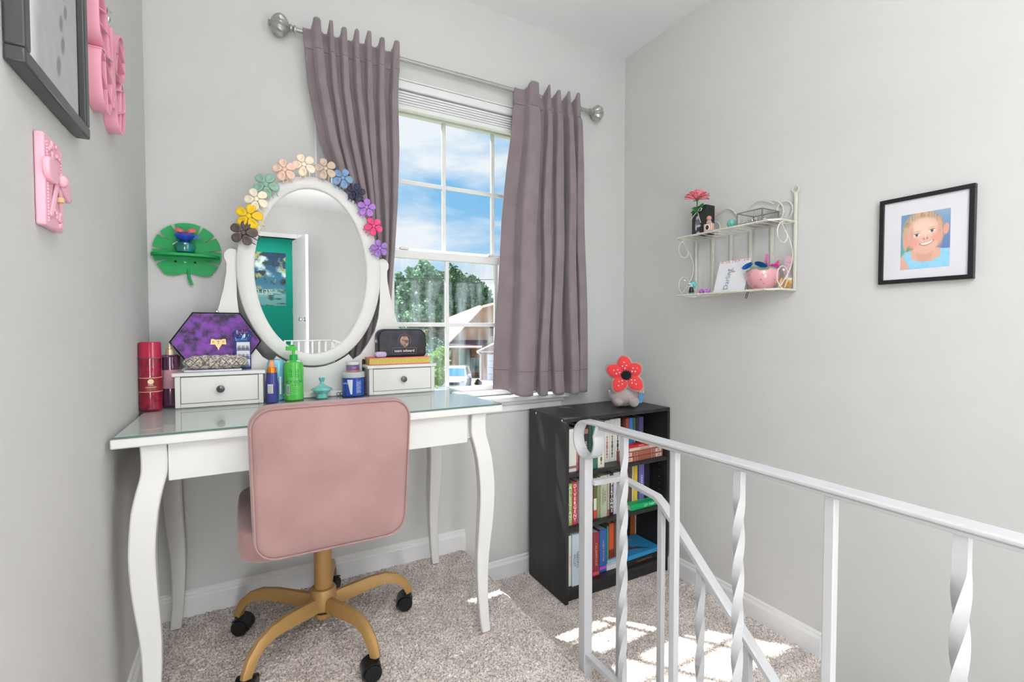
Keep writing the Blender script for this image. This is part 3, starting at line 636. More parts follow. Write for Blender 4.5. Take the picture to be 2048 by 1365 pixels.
M_page = mat('book_pages', 'e3dcc8', .8, bump=.4, bscale=900, col2='d3c9b2', vscale=300, stretch=(1, 1, 8))
M_pagey = mat('old_pages', 'c9a877', .8, bump=.4, bscale=900, col2='b8935f', vscale=200)
def book(lbl, x0, x1, zb, h, d, yf, col, txt=None, tcol='f0f0f0', tsize=None, stack=False, tilt=0, band=None, draw=None, grp='books standing in the bookcase', hard=True):
    w = x1-x0-.0012; o = T('book', lbl, 'book', ((x0+x1)/2, yf, zb+.0003), grp, local=True, rot=(0, tilt, 0)); m = mat('cover_'+col, col, .42, var=.06, vscale=60)
    t = .0018; c = MB().box(-w/2, w/2, 0, t*1.5, 0, h).box(-w/2, -w/2+t, t, d, 0, h).box(w/2-t, w/2, t, d, 0, h); c.build('cover', m, o, bevel=.0006)
    MB().box(-w/2+t, w/2-t, t*1.5, d-.004, .002, h-.003).build('pages', M_page, o, smooth=False)
    if band:
        for (z0, z1, cc) in band: MB().box(-w/2+.0004, w/2-.0004, -.0004, .0004, h*z0, h*z1).build('spine_print', plain(cc), o, smooth=False)
    if txt:
        tm = plain(tcol)
        if stack:
            n = len(txt); s_ = tsize or h*.92/n*1.15
            for i, chh in enumerate(txt): text(chh, s_, (0, -.0004, h*.95-(i+.75)*h*.9/n), (1, 0, 0), (0, 0, 1), tm, o, align='CENTER', bold=s_*.02)
        else:
            lines = txt.split('|'); s_ = tsize or min(w*.8/len(lines), .02)
            for i, tl in enumerate(lines): text(tl, s_, ((len(lines)-1)/2*s_*.95-i*s_*.95-s_*.33, -.0004, h*.5), (0, 0, -1), (1, 0, 0), tm, o, align='CENTER')
    return o
def X_(px, yf=1.66): return P(px, 900, 1, yf).x
r1, r2, r3 = S1, S2, S3
B = [ # label, px0, px1, yf, shelf, height, depth, colour, kw
 ('white paperback with fine print at the left end of the top shelf', 1137, 1153, 1.660, S1, .187, .13, 'e2e0da', dict(band=[(.08, .14, '9a6a66')])),
 ('slim pink and red paperback next to the white one, top shelf', 1153, 1160.5, 1.665, S1, .180, .13, 'c9898a', dict(band=[(.0, .2, 'b05a5c')])),
 ('thick black book with white lowercase title inside the railing curl', 1161, 1176.5, 1.650, S1, .192, .15, '2f2f31', dict(txt='midnight|sun', tcol='f2f2ee', tsize=.019, band=[(.84, .95, '9c6a55')])),
 ('dark green hardback right of the black lowercase-titled book', 1177, 1185, 1.655, S1, .193, .15, '2e4d42', {}),
 ('teal green book with white capitals on its spine, top shelf', 1185, 1195.5, 1.650, S1, .196, .15, '3c7367', dict(txt='CRAFTON', tcol='f0efe6', tsize=.022)),
 ('cream hardback with a green plant drawing up its spine', 1196, 1209, 1.650, S1, .190, .15, 'e6e2d4', dict(band=[(.62, .9, 'e6e2d4')], txt='*', tsize=.001)),
 ('white graphic hardback with a red patterned figure, first of three', 1209, 1219, 1.700, S1, .196, .15, 'dcdad2', {}),
 ('white graphic hardback with a grey patterned figure, middle of three', 1219, 1229.5, 1.700, S1, .198, .15, 'dbd9d3', {}),
 ('white graphic hardback with a dark patterned figure, third of three', 1229.5, 1241, 1.700, S1, .199, .15, 'dddcd7', {}),
 ('thin dark maroon book beside the white graphic hardbacks', 1246, 1250.5, 1.690, S1, .196, .14, '4b2a2c', {}),
 ('brick red book at the back of the top shelf', 1251, 1258, 1.690, S1, .196, .14, '9d3b3b', dict(txt='STORM', tsize=.012)),
 ('bright blue book at the back of the top shelf', 1258.5, 1265.5, 1.690, S1, .196, .14, '2f6fae', {}),
 ('green and black book right of the bright blue one', 1266, 1271, 1.690, S1, .196, .14, '3a5f4b', dict(txt='FOREST', tsize=.011)),
 ('black book between the green one and the purple one', 1271.5, 1277, 1.690, S1, .195, .14, '242428', {}),
 ('purple book with cream lettering at the right end, top shelf', 1277.5, 1286.5, 1.690, S1, .196, .14, '4c4172', dict(txt='HALLOW', tcol='ddd2b4', tsize=.013)),
 # second shelf
 ('yellow-green paperback with stacked letters, left end of the middle shelf', 1135.5, 1145, 1.655, S2, .183, .14, '9cb36a', dict(txt='ALLEGIANT', stack=True, tcol='e9efd8')),
 ('red paperback with white stacked capitals, middle shelf', 1145, 1155, 1.655, S2, .186, .14, 'c03c47', dict(txt='DIVERGENT', stack=True, tcol='f6e4e0')),
 ('thin dark red-brown book right of the red stacked-capitals one', 1155.5, 1160, 1.665, S2, .185, .14, '4c3034', {}),
 ('pale grey paperback partly behind the newel post', 1160, 1166, 1.648, S2, .188, .14, 'd2d4d8', {}),
 ('dark navy book hidden mostly behind the newel post', 1166.5, 1174, 1.66, S2, .18, .14, '2c3550', {}),
 ('cream book hidden mostly behind the newel post', 1174.5, 1181, 1.66, S2, .182, .14, 'cfc7b6', {}),
 ('rust brown paperback just right of the newel post', 1181.5, 1187, 1.66, S2, .185, .14, '84503c', dict(txt='RUST', tsize=.011)),
 ('olive brown book with a white and red sticker at its foot', 1187.5, 1194, 1.66, S2, .185, .14, '6c6742', dict(band=[(.22, .5, 'd8dad8'), (.03, .21, 'd84b33')])),
 ('olive green book left of the pale green thick one', 1194.5, 1201, 1.66, S2, .186, .14, '8a9466', {}),
 ('thick pale sage book with dark ornate letters, middle shelf', 1201.5, 1215, 1.658, S2, .190, .14, 'b6c0a4', dict(txt='THE END|OF ETERNITY', tcol='4a5040', tsize=.013)),
 ('thin tan book with a red foot between the sage and the black one', 1215.5, 1220, 1.66, S2, .19, .14, 'b7a896', dict(band=[(0, .15, 'a05048')])),
 ('black book with white stacked capitals, middle shelf', 1220.5, 1227, 1.66, S2, .191, .14, '2a2a2a', dict(txt='PAPERTOWNS', stack=True, tcol='f0f0f0')),
 ('pale lilac hardback right of the black stacked-capitals one', 1227.5, 1240, 1.66, S2, .192, .14, 'c2c1cc', dict(txt='HUSH', tcol='5a5a68', tsize=.016)),
 ('grey book hidden behind the twisted baluster', 1240.5, 1250, 1.675, S2, .192, .14, '8b8a8c', {}),
 ('dark brown book left of the yellow one, middle shelf', 1251, 1264.5, 1.69, S2, .196, .14, '5a443f', {}),
 ('cream-edged thin book against the yellow one', 1264.8, 1268, 1.688, S2, .198, .14, 'd6cba0', {}),
 ('bright yellow book, middle shelf', 1268.2, 1275.5, 1.688, S2, .199, .14, 'd9bb38', {}),
 ('thick violet-blue book with white serif capitals, middle shelf', 1278.5, 1289, 1.688, S2, .2, .14, '6a68a8', dict(txt='CRAFTON S', tcol='eeeef6', tsize=.017)),
 ('very dark purple book at the right end of the middle shelf', 1289.5, 1300, 1.69, S2, .2, .14, '211b33', {}),
 # bottom shelf
 ('white paperback with faint pink letters, left end of the bottom shelf', 1137, 1144.5, 1.648, S3, .222, .14, 'dfe0d8', dict(txt='BLOOM', tcol='c99a9a', tsize=.013)),
 ('tall pale blue book with pink glow and dark title, bottom shelf', 1145, 1161, 1.640, S3, .226, .15, 'b9c8d6', dict(txt='NEEDING|VALLEY', tcol='33384c', tsize=.017)),
 ('dark crimson book behind the newel post, bottom shelf', 1161.5, 1172, 1.67, S3, .2, .14, '6d2430', {}),
 ('black book behind the newel post, bottom shelf', 1172.5, 1185, 1.69, S3, .2, .14, '26262a', {}),
 ('crimson paperback with gold lettering, bottom shelf', 1186.5, 1200, 1.66, S3, .2, .14, '8c2f3d', dict(txt='CALAMITOUS', tcol='d9b87a', tsize=.017, band=[(.03, .1, 'd0565e')])),
 ('blue paperback with gold lettering and a pink dot, bottom shelf', 1200.5, 1214.5, 1.675, S3, .197, .14, '2f62b0', dict(txt='HARRY POTTER', tcol='d2b77c', tsize=.014, band=[(.06, .12, 'd24ac0')])),
 ('thin green paperback right of the blue one, bottom shelf', 1215, 1218.5, 1.69, S3, .198, .13, '4e8f6a', {}),
]
for lbl, a, b, yf, z, h, d, col, kw in B: book(lbl, X_(a, yf), X_(b, yf), z, h, d, yf, col, **kw)
def flat(lbl, px0, px1, yf, z, t, d, col, pages, rot=0, txt=None, tcol='f0e8d8', grp='books lying flat in the bookcase', ts=.012, cover=None, pside=-1, deco=None):
    x0, x1 = X_(px0, yf), min(X_(px1, yf), 1.7655); w = x1-x0; o = T('book', lbl, 'book', ((x0+x1)/2, yf, z+.0004), grp, local=True, rot=(0, 0, rot)); m = mat('cover_'+col, col, .42, var=.08, vscale=60); q = .0018
    MB().box(-w/2, w/2, 0, d, 0, q).box(-w/2, w/2, 0, d, t-q, t).box(-w/2, w/2, 0, q*1.5, q, t-q).build('cover', m, o, bevel=.0006)
    MB().box(-w/2+.002, w/2-.003, q*1.5, d-.003, q, t-q).build('pages', pages, o, smooth=False)
    if txt: text(txt, ts, (0, -.0004, t/2-ts*.36), (1, 0, 0), (0, 0, 1), plain(tcol), o, align='CENTER')
    if deco: deco(o, w, d, t)
    return o
def leather(o, w, d, t):
    for u in (-.46, .30):
        MB().box(w*u, w*u+w*.16, -.0006, .0006, t*.12, t*.88).build('spine_label', plain('d8bfae'), o, smooth=False)
        text('M', t*.8, (w*u+w*.08, -.0008, t*.2), (1, 0, 0), (0, 0, 1), plain('5a332c'), o, align='CENTER')
    for u in (-.24, -.18, .2, .26): MB().box(w*u, w*u+.0015, -.0006, .0006, t*.05, t*.95).build('spine_line', plain('d8bfae'), o, smooth=False)
M_red = mat('red_leather_pages', '8e5a4c', .7)
flat('lower of two matching brown leather volumes lying on the top shelf', 1248, 1332, 1.650, S1, .0225, .17, '9c5a4a', M_red, .03, deco=leather)
flat('upper of two matching brown leather volumes lying on the top shelf', 1247, 1333, 1.652, S1+.0232, .0225, .17, 'a05c4c', M_red, .02, deco=leather)
flat('cream-spined book between the leather volumes and the red paperback', 1258, 1320, 1.66, S1+.0465, .0135, .15, 'dcc9b8', M_page, .05, txt='BLACK TOWER', tcol='9c3a40', ts=.009)
flat('red-covered paperback with yellowed pages on top of the flat pile', 1252, 1311, 1.664, S1+.0608, .012, .15, 'c8202a', M_pagey, .0, txt='KEEPSAKE', tcol='f0d0c0', ts=.008)
def greenface(o, w, d, t):
    for s, yy, sz in (('LET', .11, .05), ('THEM', .06, .04)): text(s, sz, (-w*.28, yy-.03, t), (1, 0, 0), (0, 1, 0), plain('9fce63'), o)
    text('LET THEM', .016, (-w*.1, -.0004, t*.25), (1, 0, 0), (0, 0, 1), plain('f4fff8'), o)
flat('bright green hardback lying flat on the middle shelf', 1262, 1346, 1.650, S2, .026, .17, '0fae6a', M_page, .02, deco=greenface)
def blueface(o, w, d, t):
    m = plain('5b3f3f'); MB().prism([(-w*.4, .06), (-w*.3, .085), (-w*.12, .08), (w*.02, .05), (w*.08, .03), (-w*.04, .045), (-w*.2, .05)], (0, 0, t), (1, 0, 0), (0, 1, 0), .0006).build('cover_print', m, o, smooth=False)
    MB().prism([(-w*.02, .05), (w*.22, .015), (w*.24, .02), (w*.03, .062)], (0, 0, t), (1, 0, 0), (0, 1, 0), .0006).build('cover_print', plain('2c3a6a'), o, smooth=False)
    text('BLUE LAGOON', .018, (-w*.35, .12, t), (1, 0, 0), (0, 1, 0), plain('8fc1c4'), o)
flat('black book with bronze lettering at the bottom of the flat pile', 1253, 1338, 1.655, S3, .022, .16, '232220', M_page, .04, txt='THE ALCHEMY HOUSE', tcol='b98a5c', ts=.010)
flat('sky blue hardback lying on the black book, bottom shelf', 1253, 1330, 1.662, S3+.0226, .02, .165, '2f8fc4', M_page, .03, deco=blueface)
flat('white paperback lying under the orange books, bottom shelf', 1215, 1244, 1.672, S3, .02, .14, 'd9dcde', M_page, .0)
flat('pale blue paperback on the white one, bottom shelf', 1216, 1243, 1.69, S3+.0206, .014, .12, '9ab8cc', M_page, .02)
book('orange-red book standing on two flat paperbacks, bottom shelf', X_(1219, 1.70), X_(1229, 1.70), S3+.036, .165, .11, 1.70, 'c9552f', band=[(.0, .25, '7c2f25')])
book('brown leather-look book behind the inner post, bottom shelf', X_(1229.5, 1.7), X_(1240, 1.7), S3+.036, .165, .11, 1.70, '6b4a3a')
for i, (a, b, c, l, t_, tc_) in enumerate([(1256, 1261, '2b2320', 'very dark brown book left of the burnt-orange one, bottom shelf', None, ''), (1261.5, 1270.5, 'b4622f', 'burnt orange book behind the sky blue hardback', None, ''), (1271, 1279, 'e4dad6', 'white book with red stacked print, bottom shelf', 'MADHONEY', 'b0434c'), (1279.3, 1287.5, 'e6e4e0', 'white book with black stacked print, bottom shelf', 'NIGHTFALL', '2c2c30')]):
    book(l, X_(a, 1.84), X_(b, 1.84), S3, .225, .085, 1.838, c, txt=t_, stack=True, tcol=tc_ or 'ffffff')
# figures on the three white hardbacks and plant on the cream one
def deco_on(px0, px1, yf, items):
    pass
for ob in [o for o in C.objects if o.get('label', '').startswith('white graphic hardback') or o.get('label', '').startswith('cream hardback')]:
    l = ob['label']; cc = 'b0787a' if 'red' in l else ('5c6a66' if 'grey' in l else ('2e3834' if 'dark' in l else '3f6b50')); m = plain(cc)
    mb = MB(); segs = [(.62, .0042, .005), (.56, .003, .006), (.48, .0048, .009), (.38, .0058, .013), (.28, .004, .008), (.2, .0055, .007), (.13, .003, .006)] if 'graphic' in l else [(.75, .0035, .008), (.6, .005, .01), (.48, .0035, .012), (.33, .0045, .009), (.2, .0055, .012), (.1, .003, .006)]
    for zf, rx_, rz_ in segs: mb.lathe([(rx_, 0), (rx_*.9, .0007)], (0, 0, 0), 12, 'Y', 1, 1); 
    mb = MB()
    for zf, rx_, rz_ in segs: mb.prism([(rx_*math.cos(2*PI*k/10), rz_*math.sin(2*PI*k/10)+zf*.19) for k in range(10)], (0, .0002, 0), (1, 0, 0), (0, 0, 1), .0008)
    mb.build('spine_print', m, ob, smooth=False)
# ================================================================= plush on the bookcase
ps = Vector((1.628, 1.765, BZ)); pl = T('plush_toy', 'grey seated plush with a red petal-shaped head on top of the bookcase', 'plush toy', ps)
M_fur = mat('grey_plush', 'b3a5a4', .95, bump=1, bscale=300, sheen=.6, var=.1, vscale=60); M_redp = mat('red_plush', 'ea3f42', .8, bump=.3, bscale=400, sheen=.4); M_cream = mat('cream_felt', 'efe6dc', .9); M_blk = mat('black_felt', '141417', .9)
vd = (EYE-(ps+Vector((0, 0, .14)))); vd.normalize(); rr3 = Vector((0, 0, 1)).cross(vd).normalized(); # right as seen by the viewer is -rr3? keep handed below
vr = rr3
b_ = MB().ell(ps+Vector((0, 0, .056))-rt*.008, (.084, .062, .056), 26, 16).ell(ps+Vector((0, 0, .095)), (.05, .045, .04), 20, 12); b_.build('body', M_fur, pl)
for s_ in (-1, 1):
    MB().ell(ps+vr*s_*.036+vd*.055+Vector((0, 0, .025)), (.025, .025, .025), 16, 10).build('foot', M_fur, pl)
    MB().ell(ps+vr*s_*.068+vd*.01+Vector((0, 0, .085)), (.02, .02, .027), 14, 10).build('arm', M_fur, pl)
    for k in (-1, 0, 1): MB().ell(ps+vr*(s_*.072+k*.008)+vd*.028+Vector((0, 0, .072)), (.003, .003, .007), 8, 6).build('claw', M_cream, pl)
hc = ps+vd*.055+Vector((0, 0, .152)); hu = (Vector((0, 0, 1))-vd*vd.z).normalized()
hd_ = Matrix((vr, hu, vd)).transposed().to_4x4(); hd_.translation = hc
for k, (a, ln) in enumerate([(100, .088), (160, .092), (235, .088), (318, .092), (35, .075)]):
    a = math.radians(a)
    def petal(sc, zz, th):
        Rr = []
        for q, s2 in ((zz-th, .92), (zz-th*.3, 1), (zz+th*.3, 1), (zz+th, .9)):
            Rr.append([((.012+ln*.5+(ln*.5)*sc*s2*math.cos(t)), (.039*sc*s2)*math.sin(t)*(1-.18*math.cos(t)), q+.012*((.5+.5*math.cos(t))**2)) for t in [2*PI*i/24 for i in range(24)]])
        return MB().rings(Rr).xform(hd_ @ Matrix.Rotation(a, 4, 'Z'))
    pf = petal(1.0, -.004, .006).build('petal', M_fur, pl, sharp=1.5)
    petal(.84, .001, .005).build('petal_face', M_redp, pf, sharp=1.5)
    for (r_, w_) in ((.045, -.009), (.045, .010), (.062, 0), (.033, 0)):
        MB().xform(Matrix()).ell((r_, w_, .008+.004*(r_/.06)), (.0035, .0035, .0022), 8, 6).xform(hd_ @ Matrix.Rotation(a, 4, 'Z')).build('spot', M_cream, pf)
mb = MB(); Rr = []
for q, s2 in ((.0, 1), (.009, 1), (.0105, .85)): Rr.append([((.027 if i % 2 else .021)*s2*math.cos(2*PI*i/28), (.025 if i % 2 else .019)*s2*math.sin(2*PI*i/28), q) for i in range(28)])
mb.rings(Rr).xform(hd_).build('mouth', M_blk, pl)
tg = ps-vr*0
sgn = 1 if (vr.dot(rt) > 0) else -1
MB().prism([(0, 0), (.022, .004), (.034, .045), (.012, .052)], ps+vr*sgn*.052+vd*.02+Vector((0, 0, .015)), vr*sgn, Vector((0, 0, 1)), .001).build('tag', plain('4f93c4'), pl, smooth=False)
# ================================================================= picture on the right wall
pf = T('framed_portrait', 'black framed school portrait of a smiling child on the right wall', 'picture', (XR, .653, 1.27))
fy0, fy1, fz0, fz1, fx = .538, .768, 1.137, 1.403, XR-.018
w = MB()
fr = .0125
w.box(fx, XR-.003, fy0, fy1, fz0, fz0+fr).box(fx, XR-.003, fy0, fy1, fz1-fr, fz1).box(fx, XR-.003, fy0, fy0+fr, fz0+fr, fz1-fr).box(fx, XR-.003, fy1-fr, fy1, fz0+fr, fz1-fr)
w.build('frame', mat('black_frame', '1c1c1e', .35), pf, bevel=.001)
MB().box(XR-.012, XR-.004, fy0+fr, fy1-fr, fz0+fr, fz1-fr).build('mount', mat('mount_board', 'dcdae0', .7), pf, smooth=False)
def fport(u, v):
    p = Paint(u, v, '6f8fb0'); p.m((.6-v)*2*(u < .4), '49b0a4'); p.m((.75-v)*1.5*(u > .7), '5b6fae'); p.m((v-.7)*2*(u > .5), '9fb4c8')
    p.el(.46, .66, .43, .37, 'c0a488', .12, -.15); p.m(np.clip((fbm(u*3, v*.7, 14, 6)-.45)*5, 0, .7)*(((u-.46)/.43)**2+((v-.66)/.37)**2 < 1), '9c7c60'); p.el(.2, .30, .09, .16, '6f8f74', .8); p.el(.10, .55, .06, .22, 'c4a58a', .3)
    p.el(.50, .12, .55, .26, 'dcae9a', .1); p.el(.50, .26, .17, .16, 'd5a28e', .25)
    p.el(.92, .655, .055, .10, 'd9a08a', .3, -.2); p.el(.12, .50, .07, .09, 'd9a08a', .3)
    p.el(.50, .60, .345, .30, 'e0b5a1', .16, -.15); p.el(.50, .45, .25, .19, 'e0b3a0', .2); p.el(.45, .72, .26, .16, 'ecc9b8', .8); p.el(.22, .58, .05, .2, 'd0a08c', 1.2); p.el(.80, .60, .05, .2, 'd0a08c', 1.2)
    p.el(.27, .47, .10, .08, 'e0a08f', .9); p.el(.74, .53, .09, .07, 'e0a08f', .9)
    for ex, ey in ((.335, .605), (.645, .655)):
        p.el(ex, ey+.06, .08, .010, 'cda68e', .9, .12); p.el(ex, ey, .065, .026, 'efe6e0', .3, .1); p.el(ex, ey, .03, .028, '5c6a70', .3); p.el(ex, ey, .014, .014, '202428', .4); p.el(ex, ey+.024, .068, .008, '8a6656', .6, .12)
    p.el(.515, .535, .055, .03, 'd29a86', .6, .1); p.el(.49, .520, .016, .010, 'a56a5c', .6); p.el(.55, .530, .016, .010, 'a56a5c', .6); p.el(.515, .60, .02, .08, 'efcbb9', .9)
    x = u-.54; arc = .405+2.2*x*x+.16*x; top = .462+.45*x*x+.16*x
    k = np.minimum(v-arc, top-v)/.006+.5; p.m(k*(abs(x) < .15), 'b8605c'); k = np.minimum(v-arc-.014, top-.004-v)/.006+.5; p.m(k*(abs(x) < .125), 'f6f2ec')
    dress = np.where(abs(u-.52) > .30, .34-.05*abs(u-.52), .12+.6*np.clip(abs(u-.52)-.12, 0, 1)**1.2); k = (dress-v)/.015+.5; k = np.where(u < .10, np.minimum(k, (u-.0)/.05-1), k); k = np.clip(k, 0, 1); p.m(k, '93cdea'); p.m(k*np.clip((fbm(u, v, 26, 3)-.5)*2, 0, 1), '7dbde0'); p.el(.02, .02, .16, .16, 'd9a996', .2)
    return p.c
panel('portrait', (XR-.0122, .711, 1.178), (0, -.119, 0), (0, 0, .168), 90, 120, fport, pf)
# ================================================================= wire wall shelf
SY_R, SY_L, SXF = 1.040, 1.487, 1.665; Z1, Z2 = 1.139, 1.391
M_wire = mat('cream_metal', 'd9d6ca', .45, var=.1, vscale=40)
ws = T('wire_wall_shelf', 'cream scrollwork wire wall shelf with two tiers on the right wall', 'shelf', (XR, 1.26, Z1))
xb = XR-.010
for y in (SY_R, SY_L): MB().box(xb-.004, xb+.004, y-.005, y+.005, Z1-.004, 1.50 if y == SY_R else Z2+.004).build('upright', M_wire, ws, bevel=.0015)
MB().tube([(xb-.003, SY_R+.012*math.cos(a), 1.512+.012*math.sin(a)) for a in np.linspace(0, 2*PI, 16)[:-1]], .0025, 6, closed=True).build('hanging_ring', M_wire, ws)
for k in range(1, 5): y = SY_R+(SY_L-SY_R)*k/5; MB().box(xb-.0015, xb+.0015, y-.006, y+.006, Z1, Z2).build('back_slat', M_wire, ws)
def tier(z):
    q = .035
    MB().tube([(xb, SY_R, z), (SXF+.03, SY_R, z), (SXF, SY_R+.03, z), (SXF, SY_L-.0, z), (SXF, SY_L, z), (xb, SY_L, z)], .0042, 8).build('shelf_rim', M_wire, ws)
    MB().tube([(xb, SY_R, z), (xb, SY_L, z)], .003, 8).build('shelf_rim', M_wire, ws)
    for k in range(1, 12):
        y = SY_R+(SY_L-SY_R)*k/12; MB().tube([(SXF+.0, y, z-.0045), (SXF-.0052, y, z), (SXF, y, z+.0045), (SXF+.006, y, z+.002), (xb, y, z+.002)], .0017, 6).build('shelf_wire', M_wire, ws)
tier(Z1); tier(Z2)
def spiral(cy_, cz_, r0, r1, a0, a1, x=None, n=30, xa=None): return [(x if xa is None else 0, cy_+(r0+(r1-r0)*i/n)*math.cos(a0+(a1-a0)*i/n), cz_+(r0+(r1-r0)*i/n)*math.sin(a0+(a1-a0)*i/n)) for i in range(n+1)]
ym = (SY_R+SY_L)/2
for s_ in (-1, 1):
    # top crest: two big arcs and inward curls
    arc = [(xb, ym+s_*(.006+.098*(1-math.cos(t))), Z2+.105*math.sin(t)+.02*math.sin(t*2)) for t in np.linspace(.1, PI*.62, 24)]; MB().tube(arc, .003, 6).build('scroll', M_wire, ws)
    e_ = arc[-1]; MB().tube(spiral(ym+s_*.13, Z2+.045, .055, .014, PI/2 if s_ > 0 else PI/2, PI/2-s_*PI*2.4, xb), .0027, 6).build('scroll', M_wire, ws)
    MB().tube(spiral(ym+s_*.175, Z2+.055, .045, .012, -PI/2, -PI/2+s_*PI*2.2, xb), .0027, 6).build('scroll', M_wire, ws)
for y in (SY_R, SY_L):
    def side(c, cz_, r0, r1, a0, a1):
        return [(c+(r0+(r1-r0)*i/30)*math.cos(a0+(a1-a0)*i/30), y, cz_+(r0+(r1-r0)*i/30)*math.sin(a0+(a1-a0)*i/30)) for i in range(31)]
    MB().tube(side(SXF+.047, Z2-.052, .047, .014, PI/2, PI/2+PI*1.9), .002, 6).build('side_scroll', M_wire, ws)
    MB().tube(side(SXF+.052, Z1+.052, .050, .016, -PI/2, -PI/2-PI*1.9), .002, 6).build('side_scroll', M_wire, ws)
    MB().tube([(SXF+.03+.075*math.sin(t)**1.0, y, Z1+.01+(Z2-Z1-.02)*t/PI) for t in np.linspace(0, PI, 24)], .002, 6).build('side_scroll', M_wire, ws)
    MB().ell((SXF+.05, y, Z1+.07), (.005, .005, .005), 10, 6).build('bead', M_wire, ws)
# ---- things on the shelf (top tier)
s1, s2 = Z1+.0045, Z2+.0045
def at(px, x): return P(px, 450, 0, x).y
yb = at(1404, 1.715)
o = T('memorial_box', 'tall black gift box with a white ribbon, upright on the top shelf tier', 'box', (1.715, yb, s2))
MB().box(1.695, 1.750, yb-.036, yb+.036, s2, s2+.122).build('box', mat('black_card', '242427', .5), o, bevel=.001)
def fcard(u, v):
    p = Paint(u, v, '2b2b2f'); p.el(.42, .60, .13, .09, 'b9b6bb', .4); p.el(.42, .40, .20, .17, '6f6a76', .4); p.el(.30, .25, .06, .12, 'bdb9bd', .5); p.el(.5, .30, .15, .04, 'c9c5c8', .5); p.el(.45, .04, .14, .05, 'a5a3a8', .6); return p.c
panel('print', (1.695, yb+.035, s2+.004), (0, -.070, 0), (0, 0, .112), 40, 60, fcard, o)
M_rib = mat('white_ribbon', 'eeece6', .6)
bc0 = Vector((1.690, yb+.002, s2+.100))
for s_ in (-1, 1): MB().strip([bc0, bc0+Vector((-.006, s_*.016, .010)), bc0+Vector((-.006, s_*.026, .006)), bc0+Vector((-.004, s_*.018, -.002)), bc0], (1, 0, .3), .005, .0008).build('ribbon_loop', M_rib, o)
MB().strip([bc0, bc0+Vector((-.002, .02, -.016)), bc0+Vector((-.001, .036, -.03))], (1, 0, 0), .005, .0008).strip([bc0, bc0+Vector((-.003, -.008, -.025)), bc0+Vector((-.003, -.018, -.052))], (1, .4, 0), .006, .0008).build('ribbon_tail', M_rib, o)
fl = T('artificial_flower', 'pink silk flower with green leaves tied to the black gift box', 'flower', (1.688, yb, s2+.10)); fc = Vector((1.683, yb, s2+.148))
M_pet = mat('pink_silk', 'f27a8c', .7, col2='f9b9c2', vscale=70); M_pet2 = mat('coral_silk', 'ec4560', .7, col2='f58a9a', vscale=60)
for k in range(84):
    a = RNG.random()*2*PI; el = .02+RNG.random()*1.3; ln = .056*(1-.25*el); d = Vector((math.cos(a)*math.cos(el), math.sin(a)*math.cos(el), math.sin(el)*1.0)); sd = d.cross(Vector((0, 0, 1))).normalized(); tip = fc+d*ln
    q = MB(); q.grid([[fc+sd*-.002, fc+d*ln*.4-sd*.005, fc+d*ln*.8-sd*.007+Vector((0, 0, .003)), tip-sd*.003], [fc, fc+d*ln*.4+Vector((0, 0, -.001)), fc+d*ln*.8+Vector((0, 0, .001)), tip+Vector((0, 0, .002))], [fc+sd*.002, fc+d*ln*.4+sd*.005, fc+d*ln*.8+sd*.007+Vector((0, 0, .003)), tip+sd*.003]])
    q.build('petal', M_pet if el > .7 else (M_pet2 if k % 2 else M_pet), fl, solid=.0006, sharp=3)
M_leaf = mat('silk_leaf', '2f7a38', .6, col2='1f5a2a', vscale=80)
MB().tube([fc, fc-Vector((0, 0, .03)), (1.690, yb, s2+.085)], .0025, 8).lathe([(.003, -.008), (.008, 0), (.004, .002)], fc, 12).build('stem', M_leaf, fl)
for (dy, dz, ln) in ((.028, .012, .9), (.018, -.002, 1), (-.034, .020, 1.1), (.034, -.006, .8)):
    b0 = Vector((1.688, yb, s2+.105)); tp = b0+Vector((-.004, dy, dz)); nn = Vector((0, -dz, dy)).normalized()
    MB().grid([[b0, b0+(tp-b0)*.35-nn*.009, b0+(tp-b0)*.7-nn*.008, tp], [b0, b0+(tp-b0)*.35+Vector((-.004, 0, 0)), b0+(tp-b0)*.7+Vector((-.004, 0, 0)), tp], [b0, b0+(tp-b0)*.35+nn*.009, b0+(tp-b0)*.7+nn*.008, tp]]).build('leaf', M_leaf, fl, solid=.0008, sharp=3)
y = at(1418, 1.680)
o = T('perfume_bottle', 'square blush perfume bottle with an oval black label, top shelf tier', 'perfume', (1.680, y, s2)); M_bl = mat('blush_glass', 'd8ab9e', .12, coat=.5)
MB().box(1.670, 1.690, y-.020, y+.020, s2, s2+.034).build('bottle', M_bl, o, bevel=.004); MB().lathe([(.010, .034), (.011, .040), (.008, .046)], (1.680, y, s2), 20).build('neck', mat('grey_glass', 'a9a59f', .15), o); MB().ell((1.680, y, s2+.056), (.0105, .0105, .0105), 18, 12).build('stopper', mat('rose_ball', 'c98f86', .2), o)
MB().prism([(.011*math.cos(a), .013*math.sin(a)) for a in np.linspace(0, 2*PI, 20)[:-1]], (1.6698, y, s2+.017), (0, -1, 0), (0, 0, 1), .0008).build('label_rim', M_rib, o); MB().prism([(.008*math.cos(a), .010*math.sin(a)) for a in np.linspace(0, 2*PI, 20)[:-1]], (1.6690, y, s2+.017), (0, -1, 0), (0, 0, 1), .0006).build('label', mat('black_card', '242427', .5), o)
y = at(1463, 1.70)
o = T('glass_globe', 'small teal glass globe ornament between perfume and trinket box', 'ornament', (1.70, y, s2)); MB().ell((1.70, y, s2+.019), (.0175, .0175, .0185), 24, 14).build('globe', mat('teal_glass', '6cb5aa', .12, coat=.6, var=.2, vscale=90), o); MB().lathe([(.012, 0), (.013, .003), (.009, .006)], (1.70, y, s2), 20).build('globe_base', mat('brass_foot', 'd8b68c', .35, metal=.4), o)
